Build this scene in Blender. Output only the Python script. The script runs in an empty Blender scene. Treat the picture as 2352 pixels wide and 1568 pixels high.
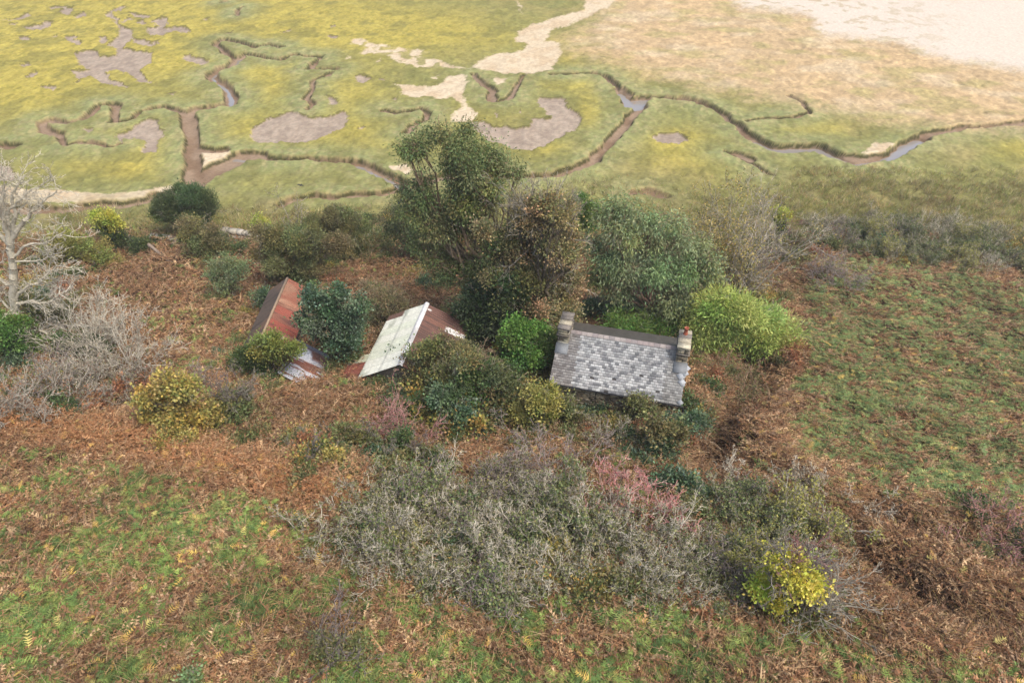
import bpy, math
import numpy as np
R = math.radians
C = bpy.context.scene.collection
PITCH, H, F = R(40), 34.0, 1568.0          # photo layout units: a 2352 x 1568 frame
CP, SP = math.cos(PITCH), math.sin(PITCH)
rng = np.random.default_rng(7)

# ------------------------------------------------------------------ helpers
def lin(r, g, b, k=.60):
    return tuple(k * ((c / 255 / 12.92) if c < 10 else ((c / 255 + .055) / 1.055) ** 2.4) for c in (r, g, b))
def L(*c, k=.60): return np.array(lin(*c, k=k))

_tab = np.random.default_rng(3).random((8, 256, 256))
def vnoise(x, y, s=0):
    t = _tab[s % 8]
    xi = np.floor(x).astype(int); yi = np.floor(y).astype(int)
    fx = x - xi; fy = y - yi
    fx = fx * fx * (3 - 2 * fx); fy = fy * fy * (3 - 2 * fy)
    a = t[xi & 255, yi & 255]; b = t[(xi + 1) & 255, yi & 255]
    c = t[xi & 255, (yi + 1) & 255]; d = t[(xi + 1) & 255, (yi + 1) & 255]
    return (a * (1 - fx) + b * fx) * (1 - fy) + (c * (1 - fx) + d * fx) * fy
def fbm(x, y, s=0, o=4):
    r = 0; a = .5; n = 0
    for i in range(o):
        r = r + a * vnoise(x * 2 ** i + 17 * i, y * 2 ** i + 31 * i, s + i); n += a; a *= .5
    return r / n                                              # 0..1
def sstep(a, b, x):
    t = np.clip((x - a) / (b - a), 0, 1); return t * t * (3 - 2 * t)

def toV(x, y, z=0.):
    d = y * CP + (H - z) * SP
    return 1176 + F * x / d, 784 + F * ((H - z) * CP - y * SP) / d
def ray(px, py):
    a = (px - 1176) / F; b = (784 - py) / F
    return np.array([a, CP + b * SP, -SP + b * CP])
def at_z(px, py, z=0.):
    d = ray(px, py); return np.array([0, 0, H]) + d * ((z - H) / d[2])
def at_y(px, py, Y):
    d = ray(px, py); return np.array([0, 0, H]) + d * (Y / d[1])
def seg_dist(x, y, pts):
    best = np.full(np.shape(x), 1e9)
    for (ax, ay), (bx, by) in zip(pts[:-1], pts[1:]):
        dx, dy = bx - ax, by - ay
        t = np.clip(((x - ax) * dx + (y - ay) * dy) / (dx * dx + dy * dy + 1e-9), 0, 1)
        best = np.minimum(best, np.hypot(x - ax - t * dx, y - ay - t * dy))
    return best
def inpoly(x, y, poly):
    r = np.zeros(np.shape(x), bool); n = len(poly)
    for i in range(n):
        x1, y1 = poly[i]; x2, y2 = poly[(i + 1) % n]
        if y1 == y2: continue
        r ^= ((y1 > y) != (y2 > y)) & (x < (x2 - x1) * (y - y1) / (y2 - y1) + x1)
    return r
def softpoly(x, y, poly, soft=0., n=12):
    if soft == 0: return inpoly(x, y, poly).astype(float)
    r = 0.
    for i in range(n):
        a = i * 2.4; q = soft * math.sqrt((i + .5) / n)
        r = r + inpoly(x + q * math.cos(a), y + q * math.sin(a) * .6, poly)
    return r / n

# ------------------------------------------------------------------ layout data of the marsh (frame units)
z1 = lambda *p: [(x * .35, y * .35) for x, y in p]
z2 = lambda *p: [(764.4 + x * .35, y * .35) for x, y in p]
z3 = lambda *p: [(1528.8 + x * .35, y * .35) for x, y in p]
# creeks: points, width m, depth m
CREEKS = [
 (z1((2190,455),(2100,455),(2030,460),(2060,420),(2110,370),(2000,370),(1930,355),(1880,370),(1840,395),(1760,385),(1680,365),(1610,350),(1555,375)), .7, .8),
 (z1((1555,375),(1545,400),(1510,430),(1440,455),(1380,485),(1400,520),(1450,540),(1495,580),(1515,640),(1500,690)), 1.5, .84),
 (z1((1500,690),(1400,705),(1280,715),(1230,740)), 1.5, .75),
 (z1((1230,740),(1250,800),(1260,880),(1262,1000),(1270,1100),(1278,1190),(1250,1235)), 1.6, .80),
 (z1((1550,390),(1480,350),(1430,300),(1410,285),(1460,255),(1540,270),(1620,290),(1680,310),(1760,295),(1850,310)), .7, .8),
 (z1((1210,735),(1150,718),(1080,705),(1000,715),(920,745),(860,785),(800,800),(745,800),(755,740),(780,690),(720,680),(650,690),(600,745),(540,785),(460,805),(380,795),(310,785),(265,800),(290,850),(330,870),(400,880)), .65, .65),
 (z1((400,880),(410,930),(440,955),(520,930),(600,935),(680,950),(740,965),(780,950)), .35, .35),
 (z2((500,1225),(440,1200),(330,1150),(240,1095),(150,1062),(0,1055),(-150,1045),(-350,1040),(-500,1035),(-650,1022)), 1.1, .85),
 (z1((1700,1022),(1600,1020),(1540,1048),(1450,1080),(1370,1130),(1300,1180),(1250,1235)), 2.2, .6),
 (z1((1540,1055),(1440,1100),(1360,1140)), 2.4, .55),
 (z1((1280,965),(1340,980),(1400,990),(1470,985)), 1.1, .6),
 (z1((-300,1385),(0,1375),(200,1378),(430,1372),(600,1352),(800,1345),(960,1322),(1010,1290)), 1.3, .6),
 (z2((450,1215),(400,1255),(300,1278),(200,1278),(100,1282),(0,1300),(-140,1290),(-250,1302),(-335,1345)), .6, .6),
 (z2((340,725),(420,740),(500,730),(580,714),(627,740),(600,790),(530,820),(480,875)), .45, .55),
 (z2((1440,487),(1560,490),(1700,482),(1790,505),(1860,560),(1900,610)), .6, .7),
 (z2((1890,600),(1935,640),(1960,690),(2000,680),(2040,645)), 2.2, .95),
 (z2((1880,590),(1935,620)), 2.4, .5),
 (z2((2030,690),(1960,760),(1900,850),(1800,950),(1700,1050),(1600,1100),(1450,1150),(1300,1165),(1100,1152),(900,1150),(700,1165),(590,1200),(500,1225)), 1.1, .8),
 (z2((1980,645),(2060,635),(2130,640),(2250,645),(2352,658)), 1.0, .9),
 (z3((100,645),(200,668),(300,705),(370,750),(450,808),(530,875),(610,925)), 1.3, .75),
 (z3((600,920),(700,968),(800,975),(920,968),(1000,968),(1080,1005),(1160,1035),(1250,1062),(1350,1055),(1450,1035),(1530,985),(1600,945),(1665,905)), 1.7, .97),
 (z3((1665,905),(1710,885),(1800,862),(1950,838),(2100,832),(2250,822),(2400,800),(2700,790)), 1.0, .45),
 (z3((1100,1020),(1300,1045),(1450,1025)), 1.9, .5),
 (z3((540,800),(650,782),(850,772),(940,745),(900,680),(820,630)), .3, .3),
 (z1((2170,480),(2110,510),(2050,540),(2050,600),(2010,650),(2050,690),(2020,720)), .3, .35),
 (z2((920,495),(980,540),(1040,590),(1050,665)), .8, .4),
 (z2((1250,500),(1200,580),(1150,650),(1080,672)), .35, .3),
 (z2((1980,1270),(2100,1265),(2180,1290)), .9, .4),
 (z3((470,1010),(560,1045)), .8, .3),
 (z3((400,1000),(600,1090),(620,1110),(700,1160)), .3, .2),
 (z1((1455,20),(1490,5)), .5, .6), (z1((1550,105),(1575,60),(1600,50)), .4, .6),
 (z1((-20,960),(90,965)), 1.0, .6),
]
PANS = [z1((1650,840),(1700,810),(1760,780),(1850,755),(1900,732),(1940,745),(1990,770),(2150,770),(2210,750),(2280,738),(2250,780),(2260,830),(2100,900),(2000,935),(1900,930),(1700,940),(1645,900)),
 z1((760,890),(880,845),(960,790),(1040,795),(1050,850),(1090,860),(1030,940),(1020,1000),(940,1000),(950,930),(900,905),(830,915),(790,940)),
 z1((550,850),(610,848),(580,885)),
 z1((700,100),(760,60),(780,40),(820,40),(810,60),(760,85),(750,110),(800,170),(865,195),(865,250),(820,300),(800,315),(870,330),(1010,345),(980,420),(900,460),(950,500),(985,550),(900,530),(840,480),(760,450),(700,470),(720,520),(850,570),(740,560),(640,530),(600,490),(550,500),(470,560),(520,510),(460,465),(600,460),(520,420),(485,350),(560,330),(640,340),(660,370),(770,365),(760,320),(700,300),(780,230),(770,160)),
 z1((640,240),(700,240),(715,265),(680,290),(650,270)),
 z1((960,190),(1040,180),(1000,130),(1080,115),(1100,150),(1060,180),(1200,180),(1270,195),(1220,215),(1120,200),(1080,235),(970,220)),
 z1((890,150),(940,130),(970,150),(930,160)), z1((860,260),(930,255),(1000,275),(1060,265),(1010,305),(900,285)),
 z1((1205,370),(1240,365),(1370,405),(1330,430),(1210,390)), z1((300,50),(400,40),(490,50),(450,90),(380,85),(430,65)),
 z1((10,125),(80,130),(160,90),(200,100),(150,120),(70,135)), z1((155,175),(260,165),(290,140),(360,145),(330,175),(250,190),(180,190)),
 z1((105,235),(180,240),(200,260),(150,260)), z1((130,430),(170,408),(200,420),(160,438)),
 z1((170,510),(220,470),(235,485),(210,510)), z1((30,165),(120,160),(100,175)), z1((490,110),(560,80),(560,105),(510,115)),
 z1((1320,130),(1370,125),(1350,138)), z1((430,250),(510,235),(490,260),(550,290),(480,295)), z1((340,240),(390,230),(370,243)),
 z1((1100,615),(1160,600),(1140,620)), z1((790,140),(840,105),(850,125),(810,145)), z1((830,80),(880,95),(1000,100),(960,118),(880,112)),
 z1((2140,640),(2200,650),(2220,690),(2160,690)), z1((2170,180),(2210,150),(2200,175)), z1((2150,230),(2235,240),(2190,255)),
 z1((1840,215),(1890,190),(1900,210)), z1((1460,220),(1530,210),(1500,222)), z1((260,570),(370,565),(350,600),(300,580)), z1((560,330),(480,350),(500,365)),
 z2((880,800),(960,790),(1050,822),(1200,842),(1300,825),(1320,775),(1450,772),(1400,720),(1360,690),(1350,640),(1420,645),(1500,640),(1560,700),(1640,770),(1600,850),(1500,890),(1400,950),(1300,985),(1150,970),(1000,900),(940,850)),
 z2((2085,910),(2140,875),(2270,870),(2350,925),(2220,945),(2140,940)), z2((150,500),(200,490),(255,510),(200,545),(165,535)), z2((285,515),(350,510),(330,530)),
 z2((525,1315),(590,1320),(650,1340),(560,1362)), z2((-10,770),(60,740),(95,735),(80,800),(60,850),(0,850)), z2((170,840),(200,825),(220,850)),
 z2((1220,725),(1255,725),(1240,740)), z2((1070,745),(1090,740),(1085,770)), z1((-60,1090),(60,1085),(110,1150),(105,1190),(-60,1195)),
 z2((400,650),(430,640),(420,670))]
SANDS = [z2((1680,-20),(1900,-20),(1780,60),(1660,120),(1560,160),(1440,200),(1390,270),(1480,280),(1500,330),(1470,400),(1440,460),(1300,490),(1180,490),(1000,470),(900,440),(950,400),(1080,350),(1220,340),(1290,290),(1200,270),(1220,200),(1300,170),(1400,140),(1500,100),(1640,70)),
 z2((120,270),(170,250),(250,290),(400,310),(560,330),(640,345),(560,370),(680,390),(780,430),(850,440),(900,455),(700,440),(560,440),(440,410),(370,370),(250,350),(160,350),(220,320)),
 z2((410,550),(560,570),(700,560),(760,500),(860,490),(880,560),(850,620),(880,680),(940,740),(930,780),(900,800),(780,800),(800,740),(870,700),(780,640),(680,660),(640,630),(540,640),(450,620),(460,580)),
 z1((1290,985),(1500,1000),(1545,1030),(1400,1085),(1310,1135),(1285,1050)), z2((380,1095),(480,1080),(530,1110),(490,1150),(400,1120)), [(-60,425),(120,438),(250,448),(400,430),(446,440),(380,458),(200,466),(60,472),(-60,478)], [(1985,355),(2010,330),(2060,332),(2000,372)],
 z2((1060,520),(1130,520),(1140,550),(1080,560)), z2((1200,0),(1240,30),(1250,90),(1220,40)),
 z2((640,515),(700,495),(690,520)), z1((2300,280),(2352,250),(2360,300)),
 z2((80,385),(130,365),(110,385)), z2((270,415),(320,380),(300,415))]
TAN = [(1290,-60),(1395,20),(1290,90),(1300,110),(1420,140),(1560,190),(1760,225),(1900,255),(2080,285),(2200,300),(2352,300),(2900,310),(3300,-60)]
WHITE = [(1640,-80),(1700,15),(1850,30),(1890,80),(1960,85),(2060,95),(2150,130),(2280,150),(2352,165),(2900,230),(3300,-80)]
YEL = [(150,60,420,110,1.1),(560,60,300,80,.8),(60,200,160,90,.9),(320,320,80,70,1.),(640,300,170,40,.9),(470,90,200,80,.7),(640,190,120,40,.9),(850,60,150,60,.6),(780,210,110,50,.6),
 (900,290,110,50,.7),(1090,260,60,30,.9),(1290,350,90,20,1.1),(1330,190,60,20,.8),(1360,250,30,60,1.2),(1220,195,70,14,.9),(1100,90,160,30,.4),(1540,318,80,22,1.),(1600,360,130,40,.7),(1860,290,80,14,1.),(2340,340,60,30,.7),(1300,140,40,14,.7),
 (380,400,130,18,.5),(250,380,100,16,.7),(950,60,200,40,.6),(1600,430,60,14,.5),(1110,180,60,12,.4),(2330,260,40,20,.2)]

# ------------------------------------------------------------------ terrain
PY_ = [-60, -20, 0, 10, 20, 27, 33, 40, 48, 54, 58, 61, 200]
PZ_ = [22, 16.5, 12.6, 10.4, 7.9, 5.9, 4.45, 3.1, 1.6, .7, .18, 0, 0]
def base_h(x, y):
    ye = y + .13 * np.maximum(x - 6, 0) + .05 * np.maximum(-x - 8, 0)
    return np.interp(ye, PY_, PZ_)
def _pl(pts):
    out = []
    for px, py in pts:
        z = 4.
        for _ in range(8):
            p = at_z(px, py, z); z = float(base_h(p[0], p[1]))
        out.append((p[0], p[1]))
    return out
DITCH = [(_pl([(1720,800),(1740,880),(1690,940),(1640,990),(1640,1060)]), 1.1, 1.7),
         (_pl([(1880,1180),(1960,1250),(2060,1330),(2200,1400),(2400,1450)]), 1.0, 1.3),
         (_pl([(1980,1180),(2120,1230),(2240,1260),(2400,1290)]), .9, .9),
         (_pl([(120,1000),(330,1010),(520,1030),(700,1060)]), .6, .35)]
BANK = [(_pl([(1780,940),(1720,980),(1760,1050),(1850,1120)]), 1.3, .8),
        (_pl([(0,985),(250,1000),(450,1060),(700,1120),(800,1150)]), 1.8, .9),
        (_pl([(1560,1250),(1900,1330),(2100,1440)]), 1.0, .3)]
WCREEK = [([tuple(at_z(px, py)[:2]) for px, py in pts], w, d) for pts, w, d in CREEKS]
def hill(x, y):
    z = base_h(x, y)
    hm = sstep(60, 50, y + .13 * np.maximum(x - 6, 0))
    for pts, w, d in DITCH: z = z - d * np.exp(-(seg_dist(x, y, pts) / w) ** 2)
    for pts, w, d in BANK: z = z + d * np.exp(-(seg_dist(x, y, pts) / w) ** 2)
    return z + hm * ((fbm(x * .22, y * .22, 1) - .5) * 1.7 + (fbm(x * 1.1, y * 1.1, 2, 3) - .5) * .35), hm
def ground(px, py):
    """point of the terrain seen at a frame position"""
    z = 4.
    for _ in range(25):
        p = at_z(px, py, z); z = .5 * z + .5 * float(hill(p[0], p[1])[0])
    return np.array([p[0], p[1], float(hill(p[0], p[1])[0])])

# ------------------------------------------------------------------ materials
def newmat(name):
    m = bpy.data.materials.new(name); m.use_nodes = True
    return m, m.node_tree.nodes, m.node_tree.links, m.node_tree.nodes['Principled BSDF']
def mat_attr(name, rough=.85, vary=(.8, 1.2), scale=8., bump=0., bscale=30., bdist=.05, transl=0., aniso=1., spec=.3):
    """base colour from the mesh's own colour attribute, broken up by procedural noise"""
    m, N, K, b = newmat(name)
    a = N.new('ShaderNodeAttribute'); a.attribute_name = 'Col'
    tc = N.new('ShaderNodeTexCoord'); mp = N.new('ShaderNodeMapping'); mp.inputs['Scale'].default_value = (1, aniso, 1)
    K.new(tc.outputs['Object'], mp.inputs['Vector'])
    n = N.new('ShaderNodeTexNoise'); n.inputs['Scale'].default_value = scale; n.inputs['Detail'].default_value = 6; n.inputs['Roughness'].default_value = .65
    K.new(mp.outputs[0], n.inputs['Vector'])
    mr = N.new('ShaderNodeMapRange'); mr.inputs[1].default_value = .3; mr.inputs[2].default_value = .7; mr.inputs[3].default_value = vary[0]; mr.inputs[4].default_value = vary[1]
    K.new(n.outputs['Fac'], mr.inputs[0])
    mx = N.new('ShaderNodeMix'); mx.data_type = 'RGBA'; mx.blend_type = 'MULTIPLY'; mx.inputs[0].default_value = 1
    K.new(a.outputs['Color'], mx.inputs[6]); K.new(mr.outputs[0], mx.inputs[7])
    K.new(mx.outputs[2], b.inputs['Base Color'])
    b.inputs['Roughness'].default_value = rough; b.inputs['Specular IOR Level'].default_value = spec
    if bump:
        n2 = N.new('ShaderNodeTexNoise'); n2.inputs['Scale'].default_value = bscale; n2.inputs['Detail'].default_value = 8
        K.new(tc.outputs['Object'], n2.inputs['Vector'])
        bp = N.new('ShaderNodeBump'); bp.inputs['Strength'].default_value = bump; bp.inputs['Distance'].default_value = bdist
        K.new(n2.outputs['Fac'], bp.inputs['Height']); K.new(bp.outputs[0], b.inputs['Normal'])
    if transl:
        t = N.new('ShaderNodeBsdfTranslucent'); K.new(mx.outputs[2], t.inputs['Color'])
        s = N.new('ShaderNodeMixShader'); s.inputs[0].default_value = transl
        K.new(b.outputs[0], s.inputs[1]); K.new(t.outputs[0], s.inputs[2])
        K.new(s.outputs[0], N['Material Output'].inputs['Surface'])
    return m
M_GROUND = mat_attr('ground_cover', .95, (.8, 1.2), 2.2, .5, 5., .12, aniso=1.6, spec=.15)
M_LEAF = mat_attr('leaf', .55, (.85, 1.15), 2., transl=.25)
M_FERN = mat_attr('fern', .7, (.8, 1.2), 3., transl=.2)
M_BARK = mat_attr('bark', .9, (.7, 1.25), 9., .5, 40., .02)
M_METAL = mat_attr('painted_tin', .6, (.82, 1.15), 5., .25, 25., .02)
M_STONE = mat_attr('stone', .92, (.7, 1.25), 9., .8, 16., .05)
M_SLATE = mat_attr('slate', .6, (.82, 1.18), 14., .3, 30., .01)
def mat_water():
    m, N, K, b = newmat('creek_water')
    b.inputs['Base Color'].default_value = (*lin(160, 154, 148), 1); b.inputs['Roughness'].default_value = .12
    n = N.new('ShaderNodeTexNoise'); n.inputs['Scale'].default_value = 2.5
    bp = N.new('ShaderNodeBump'); bp.inputs['Strength'].default_value = .12; bp.inputs['Distance'].default_value = .02
    K.new(n.outputs['Fac'], bp.inputs['Height']); K.new(bp.outputs[0], b.inputs['Normal'])
    b.inputs['Specular IOR Level'].default_value = .9
    return m
M_WATER = mat_water()
def mat_plain(name, rgb, rough=.7, metal=0.):
    m, N, K, b = newmat(name)
    n = N.new('ShaderNodeTexNoise'); n.inputs['Scale'].default_value = 20
    r = N.new('ShaderNodeValToRGB'); c = lin(*rgb)
    r.color_ramp.elements[0].color = (*[v * .7 for v in c], 1); r.color_ramp.elements[1].color = (*[v * 1.25 for v in c], 1)
    K.new(n.outputs['Fac'], r.inputs[0]); K.new(r.outputs[0], b.inputs['Base Color'])
    b.inputs['Roughness'].default_value = rough; b.inputs['Metallic'].default_value = metal
    return m
M_TERRA = mat_plain('terracotta', (185, 100, 70)); M_IRON = mat_plain('black_gutter', (45, 45, 48), .5)
M_CROW = mat_plain('black_feather', (25, 25, 28), .5)

# ------------------------------------------------------------------ mesh building
def mk(name, V, Fc, mat, col=None, parent=None, smooth=False):
    """V (n,3); Fc list of (m,k) int arrays; col (n,3)"""
    me = bpy.data.meshes.new(name)
    if not isinstance(Fc, list): Fc = [Fc]
    Fc = [np.asarray(f, np.int32) for f in Fc if len(f)]
    V = np.asarray(V, np.float32)
    lv = np.concatenate([f.ravel() for f in Fc]); tot = np.concatenate([np.full(len(f), f.shape[1], np.int32) for f in Fc])
    st = np.concatenate([[0], np.cumsum(tot)[:-1]]).astype(np.int32)
    me.vertices.add(len(V)); me.vertices.foreach_set('co', V.ravel())
    me.loops.add(len(lv)); me.loops.foreach_set('vertex_index', lv)
    me.polygons.add(len(tot)); me.polygons.foreach_set('loop_start', st); me.polygons.foreach_set('loop_total', tot)
    if smooth: me.polygons.foreach_set('use_smooth', np.ones(len(tot), bool))
    me.update(calc_edges=True)
    if col is not None:
        a = me.color_attributes.new('Col', 'FLOAT_COLOR', 'POINT')
        a.data.foreach_set('color', np.c_[np.asarray(col), np.ones(len(V))].astype(np.float32).ravel())
    me.materials.append(mat)
    o = bpy.data.objects.new(name, me); C.objects.link(o)
    if parent is not None: o.parent = parent
    return o
def thing(name, label, cat, loc, rotz=0., group=None):
    o = bpy.data.objects.new(name, None); C.objects.link(o); o.empty_display_size = .3
    o.location = [float(v) for v in loc]; o.rotation_euler = (0, 0, rotz)
    o['label'] = label; o['category'] = cat
    if group: o['group'] = group
    return o
def dup(root, loc, rotz, scale, label=None, group=None):
    r = root.copy(); C.objects.link(r); r.location = [float(v) for v in loc]; r.rotation_euler = (0, 0, rotz); r.scale = scale
    if label: r['label'] = label
    if group: r['group'] = group
    elif 'group' in r: del r['group']
    for ch in list(root.children):
        c = ch.copy(); C.objects.link(c); c.parent = r
    return r
def unit(v): return v / (np.linalg.norm(v, axis=-1, keepdims=True) + 1e-9)

def leaves(rg, P, D, ln, wd, col):
    """diamond leaves: P base, D direction"""
    n = len(P); D = unit(D); s = unit(np.cross(D, rg.normal(size=(n, 3)))); nn = np.cross(D, s)
    ln = np.asarray(ln).reshape(-1, 1) * np.ones((n, 1)); wd = np.asarray(wd).reshape(-1, 1) * np.ones((n, 1))
    V = np.stack([P, P + D * ln * .5 + s * wd * .5 + nn * wd * .15, P + D * ln, P + D * ln * .5 - s * wd * .5 + nn * wd * .15], 1).reshape(-1, 3)
    Fc = np.arange(4 * n).reshape(n, 4)
    return V, Fc, np.repeat(col, 4, 0)
def tubes(A, B, ra, rb, col, k=3):
    """tapered prisms between point arrays"""
    n = len(A); d = unit(B - A); ref = np.where(np.abs(d[:, 2:3]) > .9, [[1., 0, 0]], [[0, 0, 1.]])
    s = unit(np.cross(d, ref)); t = np.cross(d, s)
    an = np.arange(k) * 2 * np.pi / k
    ring = s[:, None, :] * np.cos(an)[None, :, None] + t[:, None, :] * np.sin(an)[None, :, None]
    V = np.concatenate([A[:, None] + ring * ra[:, None, None], B[:, None] + ring * rb[:, None, None]], 1).reshape(-1, 3)
    b = np.arange(n)[:, None, None] * 2 * k; i = np.arange(k)
    q = np.stack([i, (i + 1) % k, (i + 1) % k + k, i + k], 1)
    return V, (b + q[None]).reshape(-1, 4), np.repeat(col, 2 * k, 0)
def join(parts):
    Vs, Fs, Cs = [], [], []; o = 0
    for V, Fc, c in parts:
        Vs.append(V); Fs.append(np.asarray(Fc) + o); Cs.append(c); o += len(V)
    return np.concatenate(Vs), Fs, np.concatenate(Cs)

def twigs(rg, P, D, Ln, Rd, levels):
    """levels: list of (steps, wander, lift, children per shoot, length ratio, spread). Returns segments and tips"""
    segs = []; T = []
    for li, (K_, wan, lift, nch, ratio, spread) in enumerate(levels):
        pos = P.copy(); d = unit(D.copy()); pts = [pos.copy()]; ds = []
        for k in range(K_):
            d = unit(d + rg.normal(size=d.shape) * wan + np.array([0, 0, lift]))
            q = pos + d * (Ln / K_)[:, None]
            r0 = Rd * (1 - .75 * k / K_); r1 = Rd * (1 - .75 * (k + 1) / K_)
            segs.append((pos.copy(), q.copy(), r0, r1, np.full(len(q), li)))
            pos = q; pts.append(pos.copy()); ds.append(d.copy())
        pts = np.stack(pts, 1); ds = np.stack(ds, 1)
        if li == len(levels) - 1 or nch == 0:
            T = (pts[:, 1:].reshape(-1, 3), ds.reshape(-1, 3)); break
        n = len(P); par = np.repeat(np.arange(n), nch)
        f = rg.uniform(.25, 1., len(par)) * K_; i0 = np.minimum(f.astype(int), K_ - 1); fr = (f - i0)[:, None]
        P = pts[par, i0] * (1 - fr) + pts[par, i0 + 1] * fr
        D = unit(ds[par, i0] + rg.normal(size=(len(par), 3)) * spread)
        Rd = Rd[par] * (1 - .7 * f / K_) * .55
        Ln = Ln[par] * ratio * rg.uniform(.6, 1.25, len(par)) * (1.15 - .5 * f / K_)
    A = np.concatenate([s[0] for s in segs]); B = np.concatenate([s[1] for s in segs])
    return A, B, np.concatenate([s[2] for s in segs]), np.concatenate([s[3] for s in segs]), np.concatenate([s[4] for s in segs]), T
def pick(rg, pal, n, var=.18, gain=1.):
    pal = np.array([L(*p) for p in pal]) * gain; pal = pal * .9 + pal.mean(1, keepdims=True) * .1; c = pal[rg.integers(0, len(pal), n)]
    return c * (1 + rg.uniform(-var, var, (n, 1)))

VG = 1.68
def lobes_mesh(rg, lobes, ll, lw, dens, pal, droop=0., clump=.22, fill=.2, flat=.85, updir=.3, tvar=.25, up_only=-.55, per=12, nsub=7):
    """foliage: leaf clumps through the lobes (centre, radius) in local metres"""
    Ps, Ds, Cs = [], [], []
    sub_ = []
    for c, r, pz in lobes:                    # break each lobe into smaller billows with gaps between
        m = nsub; u = unit(rg.normal(size=(m * 2, 3)) + [0, 0, .25]); u = u[u[:, 2] > -.6][:m]
        for q in u:
            s = r * rg.uniform(.24, .58); sub_.append((c + q * (r * rg.uniform(.62, 1.2) - s * .5) * np.array([1, 1, .95]), s, pz))
        sub_.append((c - [0, 0, r * .2], r * .5, pz))
    lobes = sub_
    for c, r, pz in lobes:
        nl = int(dens * 4 * np.pi * r * r * .62); nc = max(6, nl // per)
        u = unit(rg.normal(size=(nc * 2, 3))); u = u[u[:, 2] > up_only][:nc]; nc = len(u)
        rr = np.where(rg.random(nc) < fill, rg.uniform(.3, .85, nc), rg.uniform(.78, 1.1, nc))
        rr = rr * (.8 + .45 * vnoise(u[:, 0] * 2.6 + c[0] * 3 + 50, u[:, 1] * 2.6 + u[:, 2] * 2 + 50 + c[1], 4))
        cc = c + u * rr[:, None] * r * np.array([1, 1, flat]); 
        p = np.repeat(cc, per, 0); uu = np.repeat(u, per, 0); n = len(p)
        off = rg.normal(size=(n, 3)) * clump * .5 * np.repeat(rg.choice([1, 1, 1, 2.2], nc), per)[:, None]
        hue = 1 + rg.uniform(-1, 1, 3) * np.array([.2, .1, .18])
        if droop: off[:, 2] -= np.abs(rg.normal(size=n)) * clump * droop
        d = unit(off) * .8 + uu * .7 + rg.normal(size=(n, 3)) * .45 + np.array([0, 0, updir - droop * 1.5])
        ct = np.repeat(1 + rg.uniform(-tvar, tvar, nc), per)[:, None]
        cp = np.repeat(pick(rg, pz or pal, nc, .1, VG), per, 0)
        own = pick(rg, pz or pal, n, .15, VG)
        Cs.append((cp * .55 + own * .45) * ct * hue); Ps.append(p + off); Ds.append(d)
    P = np.concatenate(Ps); D = np.concatenate(Ds); col = np.concatenate(Cs); n = len(P)
    return leaves(rg, P, D, ll * rg.uniform(.7, 1.3, n), lw * rg.uniform(.7, 1.25, n), col)

def curve_pts(rg, a, b, n, sag=.12, wob=.05):
    t = np.linspace(0, 1, n)[:, None]; d = np.linalg.norm(b - a)
    p = a + (b - a) * t; p[:, 2] += (np.sin(t[:, 0] * np.pi) * sag * d)
    p[1:-1] += rg.normal(size=(n - 2, 3)) * wob * d; return p
def limbs(rg, base, lobes, tr, barkcol, top=None, twn=10):
    """trunk + limbs to each lobe + twigs in it"""
    segs = []
    cen = np.mean([c for c, r, _ in lobes], 0); fork = base + (cen - base) * .35
    if top is not None: fork = top
    p = curve_pts(rg, base, fork, 6, .0, .03); rad = np.linspace(tr, tr * .72, 6)
    segs.append((p[:-1], p[1:], rad[:-1], rad[1:]))
    for c, r, _ in lobes:
        p = curve_pts(rg, fork, c + np.array([0, 0, -r * .2]), 6, -.05, .04); rad = np.linspace(tr * .5, tr * .13, 6)
        segs.append((p[:-1], p[1:], rad[:-1], rad[1:]))
        n = twn; s = p[rg.integers(3, 6, n)]
        e = c + unit(rg.normal(size=(n, 3)) + [0, 0, .3]) * r * rg.uniform(.6, 1.0, (n, 1))
        m = (s + e) / 2 + rg.normal(size=(n, 3)) * r * .12
        segs.append((s, m, np.full(n, tr * .12), np.full(n, tr * .08))); segs.append((m, e, np.full(n, tr * .08), np.full(n, tr * .03)))
    A, B, ra, rb = [np.concatenate([s[i] for s in segs]) for i in range(4)]
    return tubes(A, B, np.maximum(ra, .015), np.maximum(rb, .008), pick(rg, barkcol, len(A), .15), 6)

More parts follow.
